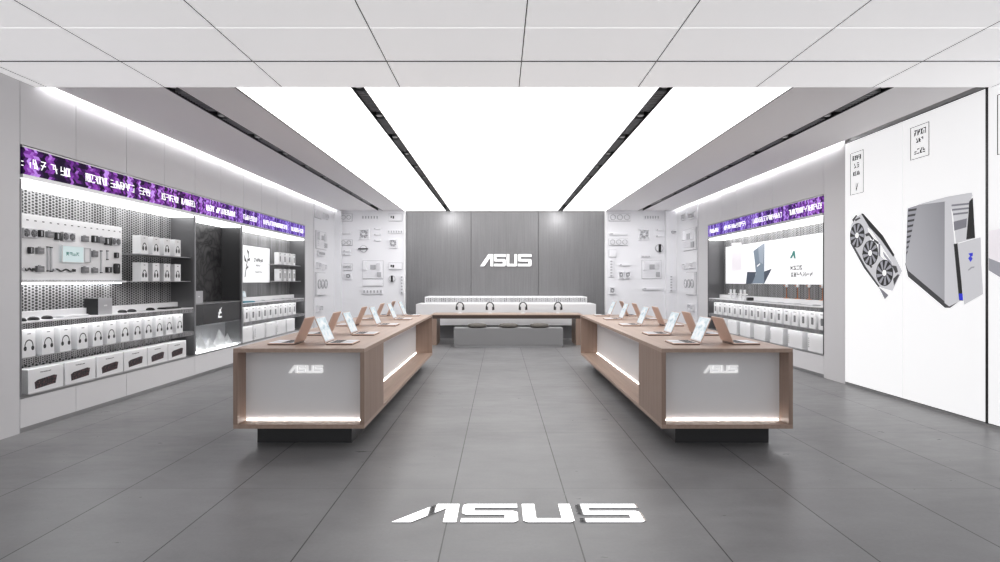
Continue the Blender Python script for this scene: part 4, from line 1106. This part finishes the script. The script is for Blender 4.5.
REL = [
 ('BL','card',336,352,214,221,'at the top near corner'), ('BL','bar',362,379,215,220,'in the middle of the top row'), ('BL','dplate',389,402,214,221,'at the top right'),
 ('BL','rod',336,351,232.2,234,'lying below the top left card'), ('BL','fan',359,369.5,229,239.5,'large in the upper middle'),
 ('BL','rod',374.5,381,228,229.5,'short, highest of three stacked'), ('BL','rod',374.5,381,233.8,235.3,'short, middle of three stacked'), ('BL','rod',374.5,381,239.6,241,'short, lowest of three stacked'),
 ('BL','bar',388,403,230,233.6,'below the black ported top panel'), ('BL','card',336,352,240,245.3,'second down on the left'), ('BL','fan',389,397.5,239,248,'at the upper right'),
 ('BL','cool',358,369.5,245.3,252.5,'below the large fan'), ('BL','fan',336,341.5,251,257,'small, at the left edge mid height'),
 ('BL','rod',344,351,250.3,251.8,'short, upper of a pair beside the small fan'), ('BL','rod',344,351,253.6,255,'short, lower of a pair beside the small fan'),
 ('BL','plate',336,341,259,282.5,'tall and narrow at the left edge'), ('BL','card',344,352,264,270,'small, beside the tall narrow panel'), ('BL','board',363,383,261,278.5,'large in the centre'),
 ('BL','dplate',389,402,263,269.5,'at mid height on the right'), ('BL','plate',363,383,279.8,286,'directly below the motherboard'), ('BL','bar',363,383,289,294,'lowest in the centre column'),
 ('BL','cool',389,395.5,275,282.5,'small upright at the right'), ('BL','bar',400.5,403.6,275.5,294,'upright at the right edge'), ('BL','fan',336,341.5,287,294,'low at the left edge'),
 ('BL','fan',345,352,273,279,'small, left of the motherboard lower edge'),
 ('SL','plate',314.5,321,211,218,'at the top'), ('SL','fan',322.5,327,213.5,219,'small, at the top'), ('SL','board',315.5,326,232,249,'upper'),
 ('SL','bar',317,323,251,256,'below the motherboard'), ('SL','fan',316,319.8,262,268,'small, left of a pair'), ('SL','fan',322,325,264,270,'small, right of a pair'),
 ('SL','card',315,325,273,295,'large upright'), ('SL','fan',316,321,305,311.5,'lowest'),
 ('BR','card',609,630,214,221,'at the top near the metal wall'), ('BR','bar',643.6,659,215,220,'in the top row to the right'), ('BR','rod',609,627.5,233,235,'long, under the top card'),
 ('BR','fan',638,649.5,229,240,'large, upper middle'), ('BR','rod',656,662,229.3,230.8,'short, upper of a stacked pair'), ('BR','rod',656,662,235.3,236.8,'short, lower of a stacked pair'),
 ('BR','card',609,627.5,239,245.3,'second from the top'), ('BR','cool',655,663,243.6,253,'upright at the right'), ('BR','plate',609,616,250,257,'small square at the left edge'),
 ('BR','rod',619,630,264,265.6,'thin, at mid height'), ('BR','fan',618,623.8,271,278.5,'small, left of two adjoining'), ('BR','fan',624.6,630.5,271,278.5,'small, right of two adjoining'),
 ('BR','board',642,661,260.5,278.5,'large in the centre'), ('BR','rod',642,660.5,287.7,289.6,'long, below the motherboard'), ('BR','bar',609,613,260,277,'upright at the left edge'),
 ('BR','fan',609,615,286.6,294,'low at the left edge'), ('BR','bar',641,650,255.3,257.5,'short, just above the motherboard'),
 ('SR','fan',682.5,687.5,213.5,220,'small, at the top left'), ('SR','fan',690,696.5,212.5,219,'small, at the top right'), ('SR','board',684,696.5,229,250,'upper'),
 ('SR','fan',683.8,688.3,263,269,'small, left of a pair'), ('SR','fan',689.8,695.5,262,268,'small, right of a pair'), ('SR','card',686.5,696.5,272.5,294.5,'large upright'), ('SR','fan',689,695,304,310.5,'lowest')]
for a in REL: relief(*a)
o = r_bar(0.10, 0.46); o.location = (XR-0.20, 16.94, 1.5-(283.5-281)*16.94/F); o['label'] = 'white upright memory stick on the white corner column of the right alcove'; o['group'] = 'white component reliefs'
o = r_cool(0.16, 0.10); o.location = (XR-0.14, 16.94, 1.5+(281-232)*16.94/F); o['label'] = 'tiny white cooler with black slit high on the right corner column'; o['group'] = 'white component reliefs'

# ------------------------------------------------------------------ lights: spots in the tracks that graze the back wall, alcove washes
def spot(loc, target, power, size, blend=0.7, col=(1, 1, 1), r=0.05):
    l = bpy.data.lights.new('track_spot', 'SPOT'); l.energy = power; l.spot_size = R(size); l.spot_blend = blend; l.color = col; l.shadow_soft_size = r
    o = bpy.data.objects.new('track_spot', l); COL.objects.link(o); o.location = loc
    d = Vector(target)-Vector(loc); o.rotation_euler = d.to_track_quat('-Z', 'Y').to_euler()
for x in (-1.478, 1.722): spot((x, 16.2, 3.49), (x*0.9, YB, 2.1), 42, 140, 1.0)
for x in (-3.415, 4.012): spot((x, 14.6, 3.49), (x, 17.1, 1.6), 105, 95, 1.0)

w = bpy.data.worlds.new('mall'); sc.world = w; w.use_nodes = True
w.node_tree.nodes['Background'].inputs[0].default_value = (0.96, 0.97, 1.0, 1)
w.node_tree.nodes['Background'].inputs[1].default_value = 0.95

cam = bpy.data.cameras.new('camera'); co = bpy.data.objects.new('camera', cam); COL.objects.link(co)
cam.sensor_width = 36; cam.lens = 36*F/1000; cam.clip_start = 0.05
co.location = (0, 0, 1.5); co.rotation_euler = (PI/2, 0, 0)
sc.camera = co
sc.view_settings.view_transform = 'Standard'; sc.view_settings.look = 'None'
sc.view_settings.gamma = 1.0; sc.view_settings.use_curve_mapping = False
sc.view_settings.exposure = 0.0
